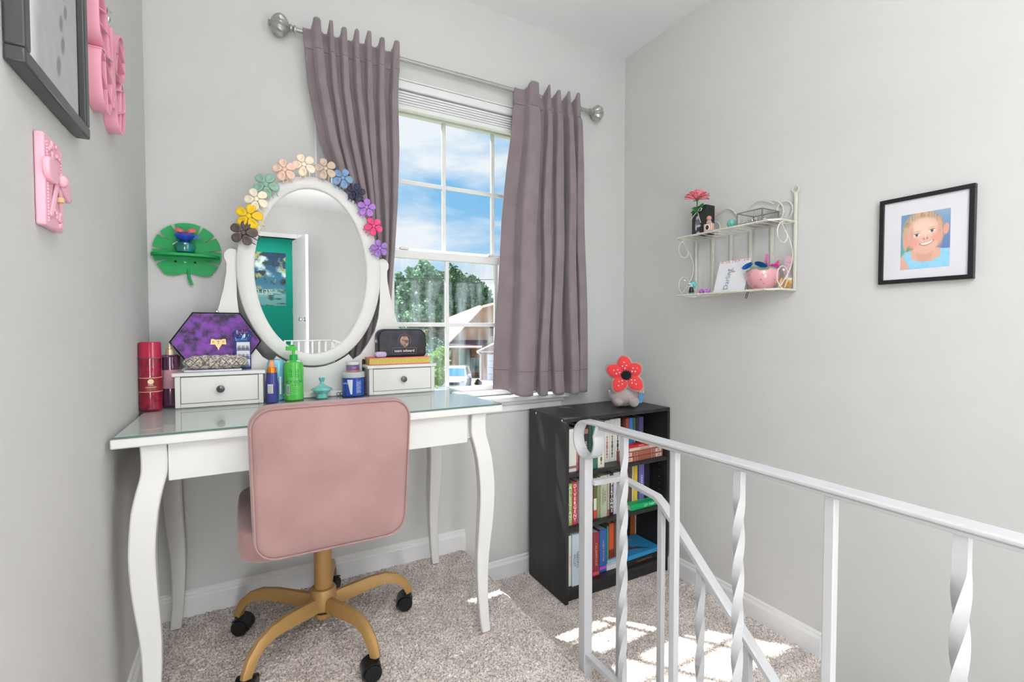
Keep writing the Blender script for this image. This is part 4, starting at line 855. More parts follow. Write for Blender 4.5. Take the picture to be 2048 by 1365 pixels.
# mirrored trinket box
y0, y1 = at(1524, 1.675), at(1474, 1.675)
o = T('glass_trinket_box', 'silver-edged glass trinket box on the right of the top tier', 'trinket box', (1.727, (y0+y1)/2, s2)); xa, xz, hh = 1.675, 1.778, .046
M_cl = glassmat('clear_glass', 'ffffff', 1.4); e = .0022
w = MB()
for a_, b_ in ((xa, y0), (xz, y0), (xa, y1), (xz, y1)): w.tube([(a_, b_, s2+.002), (a_, b_, s2+hh)], .0028, 6)
for z in (s2+.003, s2+hh): w.tube([(xa, y0, z), (xz, y0, z), (xz, y1, z), (xa, y1, z)], .0022, 6, closed=True)
w.build('edges', mat('trinket_metal', '8f8f8c', .3, metal=.7), o)
w = MB().box(xa, xa+.001, y0, y1, s2+.003, s2+hh).box(xz-.001, xz, y0, y1, s2+.003, s2+hh).box(xa, xz, y0, y0+.001, s2+.003, s2+hh).box(xa, xz, y1-.001, y1, s2+.003, s2+hh).box(xa, xz, y0, y1, s2+hh-.001, s2+hh); w.build('glass_side', M_cl, o, smooth=False)
MB().box(xa+.001, xz-.001, y0+.001, y1-.001, s2+.001, s2+.0035).build('mirrored_base', M_chrome, o)
j = T('jewellery_pieces', 'tangle of silver jewellery lying in the glass trinket box', 'jewellery', (1.71, (y0+y1)/2, s2+.004)); mb = MB()
for k in range(14):
    c = Vector((xa+.012+RNG.random()*.07, y0+.02+RNG.random()*(y1-y0-.04), s2+.012+RNG.random()*.012)); q = Matrix.Rotation(RNG.random()*3, 4, 'X') @ Matrix.Rotation(RNG.random()*3, 4, 'Z'); mb.tube([c+q @ Vector((.007*math.cos(t), .007*math.sin(t), 0)) for t in np.linspace(0, 2*PI, 12)[:-1]], .0012, 5, closed=True)
mb.build('rings', M_chrome, j); j['kind'] = 'stuff'
# ---- lower tier
y0, y1 = at(1493, 1.69), at(1432, 1.69)
o = T('greeting_card', 'white greeting card with pink sprinkles and a teal handwritten word', 'card', (1.70, (y0+y1)/2, s1))
bb = Vector((1.683, y1+.004, s1)); tt = Vector((1.714, y1-.004, s1+.126)); Uv = Vector((0, -(y1-y0)-.002, 0)); Vv = tt-bb
MB().prism([(0, 0), (1, 0), (1, 1), (0, 1)], bb, Uv, Vv, -.0016).build('card', mat('card_stock', 'e4e2e6', .6), o, smooth=False)
def fgc(u, v):
    p = Paint(u, v, 'e3e2e7'); n = fbm(u, v, 20, 2)
    p.m((n-.52)*14*(v > .93), 'e79a8c'); p.m((fbm(u, v, 26, 8)-.55)*14*(v > .91), '9aa6ad'); p.m((fbm(u, v, 16, 5)-.5)*20*((abs(u-.45) < .14) & (v > .56) & (v < .66)), 'e58aa4'); p.m((fbm(u, v, 18, 7)-.56)*20*((abs(u-.45) < .14) & (v > .64) & (v < .76)), 'b98a9a'); return p.c
panel('print', bb, Uv, Vv, 60, 90, fgc, o, off=.0004)
n_ = Uv.cross(Vv).normalized()
text('Darling', .030, bb+Uv*.46+Vv*.05, Vv.normalized(), -Uv.normalized(), plain('5f9098'), o, off=.0012, name='handwriting')
yp = at(1524, 1.715); PK = 1.22
o = T('strawberry_pot', 'pink glazed strawberry-shaped ceramic pot on the lower tier', 'pot', (1.722, yp, s1)); M_pk = mat('pink_glaze', 'e0a2aa', .12, coat=.8, var=.05)
pr = [(a_*PK, b_*1.12) for a_, b_ in [(.018, 0), (.028, .004), (.040, .018), (.0475, .038), (.0485, .052), (.045, .064), (.040, .068), (.038, .064)]]
MB().lathe(pr, (1.722, yp, s1), 36).build('pot', M_pk, o)
for k in range(40):
    i = k % 4; a = k*.9+i; r, z = [(.0465, .03), (.0488, .047), (.040, .018), (.0465, .058)][i]; MB().ell((1.722+r*PK*math.cos(a), yp+r*PK*math.sin(a), s1+z*1.12), (.0018, .0018, .0024), 8, 5).build('seed_dimple', mat('pink_dimple', 'c77f88', .2), o)
M_sg = mat('green_glaze', '7d9b86', .3); R = []
for q, (rr_, zz) in enumerate(((.056, .071), (.046, .082), (.02, .089), (.006, .097))): R.append([(1.722+rr_*(1+.1*math.cos(5*t)*(q == 0))*math.cos(t), yp+rr_*(1+.1*math.cos(5*t)*(q == 0))*math.sin(t), s1+zz) for t in [2*PI*i/40 for i in range(40)]])
MB().rings(R).build('leaf_lid', M_sg, o)
o = T('sunglasses', 'blue mirrored sunglasses resting over the strawberry pot lid', 'sunglasses', (1.69, yp, s1+.088)); M_sl = mat('blue_mirror_lens', '1f5fae', .08, metal=.7)
for s_ in (-1, 1):
    MB().prism([(s_*.027+.024*math.cos(a)*(1-.1*s_*math.sin(a)), .0095*math.sin(a)-.32*abs(s_*.027+.024*math.cos(a))) for a in np.linspace(0, 2*PI, 22)[:-1]], (1.668, yp, s1+.099), (0, -1, 0), (-.35, 0, 1), .0015).build('lens', M_sl, o)
    MB().tube([(1.670, yp-s_*.052, s1+.086), (1.72, yp-s_*.054, s1+.094), (1.765, yp-s_*.05, s1+.088)], .0013, 6).build('temple', M_chrome, o)
MB().tube([(1.667, yp-.008, s1+.097), (1.665, yp, s1+.1), (1.667, yp+.008, s1+.097)], .0013, 6).build('bridge', M_chrome, o)
def plaque_shape(name, lbl, cat, c, poly, col, th=.004, uv=(0, -1, 0)):
    o = T(name, lbl, cat, c); MB().prism(poly, c, uv, (0, 0, 1), -th).build('body', mat('acr_'+col, col, .25, coat=.4, var=.25, vscale=120), o, bevel=.0008); return o
yy = at(1529, 1.70)
o = plaque_shape('bow_ornament', 'hot pink bow ornament standing behind the strawberry pot', 'ornament', (1.752, at(1545, 1.752), s1+.088), [(-.026, -.010), (-.024, .018), (-.006, .006), (.0, .012), (.006, .008), (.024, .022), (.026, -.008), (.006, -.004), (0, -.008), (-.006, -.006)], 'ee3f9e', .006)
o = plaque_shape('pink_acrylic_charm', 'tall pink acrylic charm above the strawberry pot lid', 'charm', (1.752, at(1533, 1.752), s1+.10), [(-.008, -.02), (.004, -.02), (.007, .01), (.012, .03), (.008, .04), (0, .04), (-.004, .028), (-.006, .01)], 'd684b4', .004)
o = plaque_shape('butterfly_charm', 'white and pink butterfly charm beside the right upright', 'charm', (1.76, at(1572, 1.76), s1+.075), [(-.004, -.02), (.004, -.03), (.016, -.02), (.012, 0), (.022, .02), (.022, .045), (.008, .05), (-.006, .03), (-.010, .005)], 'dcb6c8', .003)
o = plaque_shape('banded_snail_shell', 'amber and white banded round ornament at the right end of the lower tier', 'ornament', (1.745, at(1568, 1.745), s1+.022), [(.022*math.cos(a), .020*math.sin(a)) for a in np.linspace(0, 2*PI, 22)[:-1]], 'c99a2c', .02)
ef = o
for k in range(3): MB().prism([(-.02+.012*k, -.018), (-.015+.012*k, -.018), (-.002+.012*k, .016), (-.008+.012*k, .018)], (1.7445, at(1568, 1.745), s1+.022), (0, -1, 0), (0, 0, 1), -.021).build('band', plain('e6e0dc' if k != 1 else 'd98f9f'), ef)
yf_ = at(1384, 1.700)
o = T('toy_figure', 'small toy figure with teal hair and black clothes, lower tier left end', 'figurine', (1.70, yf_, s1)); fy = Vector((1.70, yf_, s1))
M_th = mat('teal_vinyl', '66bdb8', .3, var=.15, vscale=150); M_vw = mat('white_vinyl', 'e8eef0', .3); M_vb = mat('black_vinyl', '26262b', .3)
MB().ell(fy+Vector((0, 0, .042)), (.0115, .0125, .0115), 18, 12).build('head', M_vw, o); MB().ell(fy+Vector((.004, -.004, .046)), (.0135, .016, .0125), 18, 12).ell(fy+Vector((.004, -.015, .038)), (.007, .007, .011), 12, 8).build('hair', M_th, o)
MB().lathe([(.0105, .008), (.011, .014), (.006, .032)], fy, 16).build('jacket', M_vb, o)
for s_ in (-1, 1): MB().lathe([(.0045, 0), (.005, .004), (.004, .010)], fy+Vector((-.001, s_*.0055, 0)), 12).build('boot', M_th, o); MB().ell(fy+Vector((-.0112, s_*.005, .041)), (.0014, .003, .0022), 8, 6).build('eye', M_vb, o)
yg = at(1411, 1.70); o = T('gummy_ring', 'translucent purple-pink bead bracelet piled on the lower tier', 'bracelet', (1.70, yg, s1)); M_gm = mat('purple_bead', 'c77fd2', .15, coat=.5, var=.25, vscale=200)
for k in range(12): a = 2*PI*k/12; MB().ell((1.70+.010*math.cos(a), yg+.021*math.sin(a), s1+.008+(.006 if k % 3 == 0 else 0)), (.0062, .0062, .0065), 10, 8).build('bead', M_gm, o)
o = T('black_chopsticks', 'two short black cords hanging below the lower tier', 'cord', (1.70, at(1496, 1.70), s1-.03)); q = at(1496, 1.70)
for k in (0, 1): MB().tube([(1.70, q-.006*k, s1-.004), (1.70, q+.007-.006*k, s1-.032)], .0013, 6).build('cord', M_blk, o)
# ================================================================= left wall
fo = T('framed_photo', 'dark pewter framed beach footprint photo on the left wall', 'picture', (XL, 1.05, 1.57)); a0, a1, z0, z1, xf = .902, 1.212, 1.362, 1.80, XL+.024
M_pew = mat('pewter_frame', '4d4d4f', .35, metal=.3, var=.1)
w = 0.022
MB().box(XL+.0015, xf, a0, a1, z0, z0+w).box(XL+.0015, xf, a0, a1, z1-w, z1).box(XL+.0015, xf, a0, a0+w, z0+w, z1-w).box(XL+.0015, xf, a1-w, a1, z0+w, z1-w).build('frame', M_pew, fo, bevel=.003)
MB().box(XL+.004, xf-.010, a0+w, a1-w, z0+w, z1-w).build('backing', M_black, fo, smooth=False)
def ffoot(u, v):
    p = Paint(u, v, 'b4b4b6'); p.m((fbm(u, v, 12, 6)-.5)*1.2, 'c8c8ca'); p.m(((.28-u)+(v-.3)*.15+.12*(fbm(u, v, 6, 2)-.5))*8, 'e6e6e8')
    for k in range(9): t = k/8; p.el(.62+.28*t+(.03 if k % 2 else -.03), .13+.62*t**.8, .05*(1-.6*t), .035*(1-.6*t), '8a8a8c', .5, .8)
    return p.c
panel('photo', (xf-.0095, a0+w+.002, z0+w+.002), (0, a1-a0-2*w-.014, 0), (0, 0, z1-z0-2*w-.004), 70, 90, ffoot, fo)
# pink butterfly
M_pp = mat('pink_plastic', 'f0a7bb', .5, var=.03)
bf = T('butterfly_shelf', 'pink butterfly-shaped cubby shelf on the left wall', 'shelf', (XL, 1.405, 1.6)); xw, dep = XL+.0005, .026; cy0 = 1.408
def closed_smooth(pts, n=8):
    out = []; m = len(pts)
    for i in range(m):
        p0, p1, p2, p3 = [Vector(pts[(i+k-1) % m]) for k in range(4)]
        for k in range(n):
            t = k/n; out.append(.5*((2*p1)+(p2-p0)*t+(2*p0-5*p1+4*p2-p3)*t*t+(3*p1-p0-3*p2+p3)*t**3))
    return out
def wall_band(pts, th=.004, closed=True):
    mb = MB(); pts = [Vector(p) for p in pts]; n = len(pts); R = []
    for i, p in enumerate(pts):
        d = (pts[(i+1) % n]-pts[i-1]) if closed else (pts[min(i+1, n-1)]-pts[max(i-1, 0)]); d.normalize(); nn = Vector((-d.y, d.x))*th/2
        R.append([(xw, p.x+nn.x, p.y+nn.y), (xw+dep, p.x+nn.x, p.y+nn.y), (xw+dep, p.x-nn.x, p.y-nn.y), (xw, p.x-nn.x, p.y-nn.y)])
    return mb.rings(R, closed=closed)
for s_ in (-1, 1):
    up = [(.012, 1.60), (.025, 1.64), (.05, 1.68), (.08, 1.705), (.105, 1.705), (.118, 1.685), (.12, 1.65), (.112, 1.615), (.085, 1.597), (.045, 1.59)]
    lo = [(.012, 1.598), (.05, 1.588), (.09, 1.59), (.112, 1.565), (.112, 1.52), (.095, 1.48), (.065, 1.468), (.035, 1.48), (.018, 1.53)]
    for q, nm in ((up, 'upper_wing'), (lo, 'lower_wing')):
        wall_band(closed_smooth([(cy0+s_*y, z) for y, z in q])).build(nm, M_pp, bf, sharp=.9)
    for a_, b_ in (((.03, 1.648), (.117, 1.632)), ((.055, 1.684), (.119, 1.66)), ((.03, 1.60), (.058, 1.686)), ((.015, 1.55), (.105, 1.585)), ((.025, 1.50), (.112, 1.535)), ((.06, 1.47), (.075, 1.588))):
        wall_band([(cy0+s_*(a_[0]*(1-t)+b_[0]*t), a_[1]*(1-t)+b_[1]*t) for t in (0, .5, 1)], .003, False).build('divider', M_pp, bf, sharp=.9)
wall_band([(cy0, z) for z in np.linspace(1.50, 1.68, 8)], .012, False).build('body', M_pp, bf)
o = T('silver_trinket', 'tiny silver figurine perched in the butterfly shelf', 'trinket', (XL+.014, 1.425, 1.69)); MB().lathe([(.006, 0), (.003, .01), (.007, .02), (.002, .03), (.008, .036), (.001, .045)], (XL+.014, 1.425, 1.69), 12).build('figurine', M_chrome, o)
# pink switch plate
sp = T('switch_plate', 'ornate pink resin switch plate with a bow on the left wall', 'switch plate', (XL, 1.02, 1.23)); y0, y1, z0, z1 = 1.002, 1.085, 1.160, 1.304
M_pr = mat('pink_resin', 'eeb3c4', .5, var=.04)
MB().box(XL+.0005, XL+.013, y0, y1, z0, z1).build('plate', M_pr, sp, bevel=.003)
for k in range(26):
    t = k/26; 
    for yy in (y0+.010, y1-.010): MB().ell((XL+.0135, yy, z0+.008+(z1-z0-.016)*t), (.0018, .0022, .0022), 8, 5).build('bead', M_pr, sp)
for k in range(26):
    yy = y0+.012+RNG.random()*(y1-y0-.024); zz = (z0+.008+RNG.random()*.022) if k % 2 else (z1-.008-RNG.random()*.026); MB().ell((XL+.014, yy, zz), (.003, .0045, .004), 8, 5).build('rosette', M_pr, sp)
bcx = Vector((XL+.016, (y0+y1)/2+.006, 1.240))
for s_ in (-1, 1):
    lp = []
    for t in np.linspace(0, 2*PI, 26)[:-1]:
        yv = s_*(.004+.052*(1-math.cos(t))/2); zv = -s_*.012*(1-math.cos(t))/2+.024*math.sin(t)*(.45+.55*(1-math.cos(t))/2); lp.append((bcx.y+yv, bcx.z+zv))
    mb = MB(); R = []
    for xx, sc in ((bcx.x-.003, .97), (bcx.x+.001, 1), (bcx.x+.004, .95), (bcx.x+.0045, .85)): R.append([(xx, bcx.y+(a-bcx.y)*1.0*sc+(1-sc)*s_*.028, bcx.z+(b-bcx.z)*sc) for a, b in lp])
    mb.rings(R).build('bow_loop', M_pr, sp, sharp=1.2)
    MB().strip([bcx, bcx+Vector((0, s_*.012, -.022)), bcx+Vector((-.002, s_*.018, -.045)), bcx+Vector((-.003, s_*.026, -.060))], (.2, 1, 0), .009, .003).build('bow_tail', M_pr, sp, bevel=.001)
MB().ell(bcx+Vector((.006, 0, 0)), (.007, .008, .010), 14, 8).build('bow_knot', M_pr, sp)
MB().box(XL+.013, XL+.023, 1.046, 1.055, 1.205, 1.213).build('switch_toggle', plain('d9b48a'), sp, bevel=.001)
# ================================================================= monstera leaf shelf
ly = 1.955; lf = T('leaf_shelf', 'green monstera leaf wall shelf with sleepy face left of the mirror', 'shelf', (-.172, YW-.004, 1.25)); M_gr = mat('green_plastic', '15a356', .5, var=.1, vscale=30)
def leafpoly():
    cuts_l = [152, 172, 196, 218]; pts = []
    n = 200
    for i in range(n):
        d = 262-i*(360-6)/n*1.0; d = -90-4+360*(1-i/n)*.985-0  # start right of the stem, go round
        a = math.radians(-90+3+354*i/n); r = .098*(1+.04*math.sin(a))
        if math.sin(a) < -.7: r = .098*(1.0-.32*((-math.sin(a)-.7)/.3)**2)
        adeg = (math.degrees(a)) % 360
        for c in (-22, 8, 38, 66, 114, 142, 172, 202):
            q = abs(((adeg-c+180) % 360)-180)
            if q < 1.9: r *= .55+.2*(q/1.9)
        pts.append((r*math.cos(a), r*math.sin(a)*1.0))
    pts.append((0.0, -.052)); return pts
tri_build(MB().prism([(x_, z_) for x_, z_ in leafpoly()], (-.170, YW-.006, 1.252), (1, 0, 0), (0, 0, 1), .005), 'leaf', M_gr, lf)
MB().tube([(-.170, YW-.010, 1.20), (-.168, YW-.012, 1.17), (-.160, YW-.012, 1.145)], .0045, 8).build('stem', M_gr, lf)
MB().prism([(.098*math.cos(a), -.055*math.sin(a)**.8) for a in np.linspace(0, PI, 30)], (-.175, YW-.004, 1.238), (1, 0, 0), (0, 1, 0), .009).build('ledge', M_gr, lf, bevel=.001)
for x_ in (-.205, -.150): MB().ell((x_, YW-.013, 1.222), (.0035, .002, .0035), 10, 6).build('eye', M_blk, lf)
MB().prism([(.004*math.cos(a), .0018*math.sin(a)) for a in np.linspace(0, 2*PI, 14)[:-1]], (-.178, YW-.012, 1.221), (1, 0, 0), (0, 0, 1), .001).build('mouth', plain('d9e8dc'), lf)
fx_ = Vector((-.176, YW-.030, 1.247))
o = T('fragrance_bottle', 'round teal perfume bottle with blue collar and pink wing cap on leaf shelf', 'perfume', fx_)
MB().lathe([(.016, 0), (.026, .006), (.0315, .022), (.029, .034), (.016, .041), (.010, .043)], fx_, 32).build('bottle', mat('teal_perfume', '1f7f7c', .08, coat=.8, col2='145c5a', vscale=20), o)
MB().lathe([(.010, .042), (.021, .050), (.026, .060), (.024, .066), (.010, .068)], fx_, 20, sx=1.15).build('collar', mat('cobalt_glass', '1b3fb4', .08, coat=.8), o)
for s_, ln in ((-1, .026), (1, .034)): MB().grid([[fx_+Vector((0, 0, .066)), fx_+Vector((s_*ln*.5, -.008, .070)), fx_+Vector((s_*ln, -.01, .074))], [fx_+Vector((0, 0, .074)), fx_+Vector((s_*ln*.4, -.004, .084)), fx_+Vector((s_*ln*.9, -.004, .086))]]).build('wing', mat('coral_glass', 'e0656f', .1, coat=.6), o, solid=.002)
MB().prism([(0, 0), (.034, .006), (.012, .016)], fx_+Vector((.016, -.004, .050)), (1, 0, 0), (0, 0, 1), .003).build('tail_fin', MATS['cobalt_glass'], o)
for k in range(5): MB().ell(fx_+Vector((-.020-.003*k, -.014, .036-.002*k)), (.0025, .0025, .0025), 8, 5).build('charm_bead', M_chrome, o)
# ================================================================= things on the desk
def bot(name, lbl, cat, px, y, grp=None):
    p = P(px, 700, 1, y); o = T(name, lbl, cat, (p.x, y, TZ), grp, local=True); return o
vdir = lambda o: math.atan2(-o.location.y, -o.location.x)
def lbl_text(o, s, size, z, r, m, da=0, sq=1):
    a = vdir(o)+da; n_ = Vector((math.cos(a), math.sin(a), 0)); u_ = Vector((0, 0, 1)).cross(n_); return text(s, size, (0, 0, z), u_, (0, 0, 1), m, o, align='CENTER', bend=r, squash=sq)
o = bot('body_mist_bottle', 'dark red embossed body mist bottle against the left wall', 'bottle', 300, 1.775)
M_rd = mat('ruby_bottle', 'a3173a', .15, coat=.6, bump=.5, bscale=90, col2='7c0f2a', vscale=60)
MB().lathe([(.026, 0), (.0285, .003), (.0285, .155)], (0, 0, 0), 36).build('bottle', M_rd, o); MB().lathe([(.0285, .157), (.0270, .202), (.024, .204)], (0, 0, 0), 36).build('cap', mat('ruby_cap', 'b81f48', .12, coat=.6), o)
MB().lathe([(.0288, .055), (.0288, .098)], (0, 0, 0), 36).build('label', mat('oxblood_label', '8c2530', .4), o)
for z in (.0555, .097): MB().lathe([(.029, z-.0008), (.029, z+.0008)], (0, 0, 0), 36).build('label_edge', plain('e4c9a0'), o)
lbl_text(o, 'PINK', .006, .074, .0288, plain('f0dcc0')); lbl_text(o, 'OBSESSED', .006, .067, .0288, plain('f0dcc0')); lbl_text(o, 'fine fragrance mist', .003, .061, .0288, plain('e0c090'))
MB().lathe([(.0075, 0), (.0075, .0006)], (0, 0, 0), 20, 'Y').xform(Matrix.Rotation(vdir(o)+PI/2, 4, 'Z') @ Matrix.Translation((0, -.0288, .086))).build('label_disc', plain('e8d3b0'), o)
o = bot('body_mist_bottle', 'plum body mist bottle with pink label and clear ribbed cap', 'bottle', 340, 1.835)
M_pm = mat('plum_bottle', '4c2740', .12, coat=.6, col2='6c4460', vscale=40, stretch=(4, 4, .3))
MB().lathe([(.024, 0), (.0265, .003), (.0265, .154), (.02, .16)], (0, 0, 0), 36).build('bottle', M_pm, o); MB().lathe([(.0268, .056), (.0268, .114)], (0, 0, 0), 36).build('label', mat('dusty_pink_label', 'c996a4', .5), o)
R = []
for z in (.160, .198): R.append([((.0262+(.0006 if k % 2 else 0))*math.cos(2*PI*k/60), (.0262+(.0006 if k % 2 else 0))*math.sin(2*PI*k/60), z) for k in range(60)])
MB().rings(R).build('cap', M_cl, o); MB().lathe([(.011, .16), (.011, .178), (.008, .180), (.008, .192)], (0, 0, 0), 20).build('sprayer', mat('pearl_gold', 'e0cfae', .3, metal=.3), o)
o = bot('spray_bottle', 'indigo spray bottle with orange nozzle and price sticker', 'bottle', 543, 1.762)
M_in = mat('indigo_bottle', '3b3f8c', .25, coat=.4)
MB().lathe([(.0185, 0), (.0195, .002), (.0195, .060), (.0165, .080), (.0155, .097)], (0, 0, 0), 32).build('bottle', M_in, o); M_or = mat('orange_metallic', 'e8851f', .25, metal=.5); MB().lathe([(.0140, .097), (.0140, .1135), (.010, .1145)], (0, 0, 0), 28).build('collar', M_or, o); MB().lathe([(.0085, .114), (.0075, .126), (.006, .136), (.0025, .1375)], (0, 0, 0), 20).build('nozzle', mat('peach_nozzle', 'f0a063', .35), o)
def sticker(o, r, z0, z1, a0, a1, m, nm='sticker'):
    a = vdir(o); G = [[(r*math.cos(a+a0+(a1-a0)*i/8), r*math.sin(a+a0+(a1-a0)*i/8), z) for z in (z0, z1)] for i in range(9)]; return MB().grid(G).build(nm, m, o)
sticker(o, .0199, .030, .060, -.7, .15, plain('dfdcd6')); 
for k in range(5): sticker(o, .0201, .033+k*.005, .0345+k*.005, -.6, .05, plain('77736f'), 'sticker_print')
o = bot('lotion_bottle', 'light blue lotion bottle behind the indigo spray bottle', 'bottle', 551, 1.805)
MB().lathe([(.022, 0), (.0245, .003), (.0225, .05), (.026, .09), (.027, .125), (.022, .136), (.004, .138)], (0, 0, 0), 32, sy=.7).build('bottle', mat('aqua_bottle', '7cc4dc', .2, coat=.4), o)
sticker(o, .0236, .02, .08, .45, .75, plain('e9f2f4')); 
o = bot('pump_bottle', 'bright green hair product pump bottle', 'bottle', 587, 1.782)
M_lg = mat('lime_bottle', '52c04c', .25, coat=.4, var=.05)
MB().lathe([(.0275, 0), (.0305, .003), (.0305, .118), (.028, .128), (.016, .135)], (0, 0, 0), 36).build('bottle', M_lg, o); MB().lathe([(.0125, .133), (.0125, .153), (.011, .154)], (0, 0, 0), 28).build('collar', mat('green_cap', '1fae4a', .35), o)
a = vdir(o)
pm = MB().lathe([(.005, .153), (.005, .170)], (0, 0, 0), 16).rings([[(xx+.0, yy*k_, zz) for xx, yy, zz in ((.010, .008, .168), (.010, -.008, .168), (.010, -.008, .180), (.010, .008, .180))] if False else [(x0, .0075*s, .168), (x0, -.0075*s, .168), (x0, -.006*s, .182), (x0, .006*s, .182)] for x0, s, k_ in ((.010, 1, 1), (-.006, 1, 1), (-.018, .6, 1), (-.026, .4, 1))]); pm.xform(Matrix.Rotation(-.5, 4, 'Z')).build('pump_head', mat('lime_pump', '56cc56', .35), o, bevel=.001)
M_dg = plain('1d8a48'); M_lt = plain('c9f0b8')
sticker(o, .0307, .060, .067, -1.1, 1.1, M_dg, 'label_band'); lbl_text(o, 'TEA TREE SPECIAL', .0045, .0618, .0308, M_lt)
for da in (-.35, .35):
    for z in (.100, .084):
        an = vdir(o)+da; n_ = Vector((math.cos(an), math.sin(an), 0)); u_ = Vector((0, 0, 1)).cross(n_); MB().tube([n_*.0307+u_*.0045*math.cos(t)+Vector((0, 0, z+.0045*math.sin(t))) for t in np.linspace(0, 2*PI, 16)[:-1]], .0007, 5, closed=True).build('label_icon', M_dg, o)
sticker(o, .0308, .018, .054, -.85, -.45, plain('c9dcd0')); 
for k in range(6): sticker(o, .031, .022+k*.005, .0245+k*.005, -.8, -.5, plain('4f5a5e'), 'barcode_bar')
for k in range(5): sticker(o, .0308, .022+k*.006, .0226+k*.006, -.3, .6, M_lt, 'label_line')
o = bot('perfume_bottle', 'turquoise faceted perfume bottle shaped like a genie lamp', 'perfume', 643, 1.770)
M_tq = mat('turquoise_glass', '7cc9c4', .08, coat=.8, col2='5aaeaa', vscale=40)
MB().lathe([(.017, 0), (.020, .002), (.0165, .006), (.018, .016), (.031, .026), (.0365, .030), (.031, .036), (.014, .044), (.008, .050)], (0, 0, 0), 16).build('bottle', M_tq, o, sharp=.3)
MB().lathe([(.007, .049), (.006, .058), (.0095, .062), (.005, .066)], (0, 0, 0), 12).build('neck', M_tq, o)
mb = MB()
for k in range(6): a = 2*PI*k/6; mb.ell((.0075*math.cos(a), .0075*math.sin(a), .068), (.003, .003, .0055), 8, 6)
mb.build('crown_stopper', M_tq, o)
o = bot('cream_jar', 'large cobalt blue jar with grey lid and white letter', 'jar', 706, 1.790)
M_cb = mat('cobalt_jar', '2549a8', .3, coat=.3); MB().lathe([(.036, 0), (.039, .003), (.039, .064)], (0, 0, 0), 40).build('jar', M_cb, o); MB().lathe([(.0405, .066), (.041, .069), (.041, .083), (.039, .086)], (0, 0, 0), 40).build('lid', mat('grey_lid', 'b9bdc0', .35), o)
def arcpoly(o, pts, r, m, nm):
    a = vdir(o); G = []
    n = 10
    for i in range(n+1):
        t = i/n; col = []
        xl0, xr0, zl = pts[0]; xl1, xr1, zt_ = pts[1]; z = zl+(zt_-zl)*t; xl = xl0+(xl1-xl0)*t; xr = xr0+(xr1-xr0)*t
        G.append([(r*math.cos(a+(xl+(xr-xl)*q/6)/r), r*math.sin(a+(xl+(xr-xl)*q/6)/r), z) for q in range(7)])
    return MB().grid(G).build(nm, m, o)
arcpoly(o, [(-.010, -.004, .008), (-.022, -.002, .060)], .0393, plain('dfe3ee'), 'label_letter'); lbl_text(o, 'curaVe', .0125, .044, .0394, plain('e8ecf4'), -.62)
arcpoly(o, [(.010, .030, .010), (.010, .030, .056)], .0393, plain('5a6cb8'), 'label_panel')
for k in range(8): arcpoly(o, [(.011, .029-.004*(k % 3), .014+k*.005), (.011, .029-.004*(k % 3), .0152+k*.005)], .0395, plain('c9d0e6'), 'label_line')
jx = o.location
o = T('cream_jar', 'small purple-labelled cream jar stacked on the cobalt blue jar', 'jar', (jx.x-.001, jx.y, TZ+.0863), local=True)
MB().lathe([(.021, 0), (.023, .002), (.023, .024)], (0, 0, 0), 36).build('jar', mat('violet_label', '6f4f86', .4, col2='8a6aa0', vscale=60), o); MB().lathe([(.0232, .001), (.0232, .005)], (0, 0, 0), 36).build('label_edge', plain('d98a5c'), o); MB().lathe([(.0225, .0245), (.0245, .0255), (.0245, .034), (.022, .0365), (.004, .037)], (0, 0, 0), 36).build('lid', mat('pale_lid', 'cfd2cf', .3), o)
arcpoly(o, [(-.017, -.009, .006), (-.017, -.009, .021)], .0233, plain('5c7f7a'), 'label_panel'); lbl_text(o, 'SLEEP', .006, .013, .0233, plain('c9b4dc'), .25)
o = bot('mascara_tube', 'slim black mascara tube standing right of the cobalt jar', 'cosmetic', 727, 1.835); MB().lathe([(.0065, 0), (.007, .002), (.007, .075), (.006, .078), (.006, .125), (.002, .128)], (0, 0, 0), 16).build('tube', M_plastic, o)
# ---- left drawer box top
hx = P(434, 675, 1, 1.82); hz0 = BT+.0005
o = T('hexagonal_clutch', 'purple crushed velvet hexagonal clutch with gold emblem on left drawer box', 'clutch', (hx.x, 1.816, hz0), local=True, rot=(math.radians(-4), 0, 0))
M_pv = mat('purple_velvet', '7d35a6', .45, bump=1, bscale=60, col2='1f0736', vscale=42, sheen=.9)
hw, hh = .125, .092; hexp = [(-hw, hh*1.0), (-hw*.5, 0), (hw*.5, 0), (hw, hh), (hw*.52, 2*hh), (-hw*.52, 2*hh)]
sc = lambda k: [(x_*k, hh+(z_-hh)*k) for x_, z_ in hexp]
R = [[(x_, y_, z_) for x_, z_ in sc(k)] for y_, k in ((.022, .93), (.018, 1), (-.006, 1), (-.012, .97), (-.010, .86), (-.008, .80))]
MB().rings(R).build('body', M_pv, o, sharp=.4)
for y_ in (-.008, .020): MB().tube([(x_, y_, z_) for x_, z_ in hexp], .0028, 8, closed=True).build('piping', M_blk, o)
M_ge = mat('gold_emblem', 'd9b983', .3, metal=.6); em = [(-.022, .062+.02), (-.020, .090+.01), (-.012, .094+.006), (-.010, .098), (.010, .098), (.012, .100), (.020, .100), (.022, .082), (.010, .083), (.008, .080), (.003, .072), (0, .062), (-.003, .072), (-.008, .080), (-.010, .083)]
q = MB().prism([(x_+.004, z_) for x_, z_ in em], (0, -.0085, 0), (1, 0, 0), (0, 0, 1), .002); tri_build(q, 'emblem', M_ge, o)
text('T', .016, (.004, -.0107, .083), (1, 0, 0), (0, 0, 1), M_pv, o, align='CENTER'); 
for s_ in (-1, 1): text('P', .011, (.004+s_*.014, -.0107, .086), (1, 0, 0), (0, 0, 1), M_pv, o, align='CENTER')
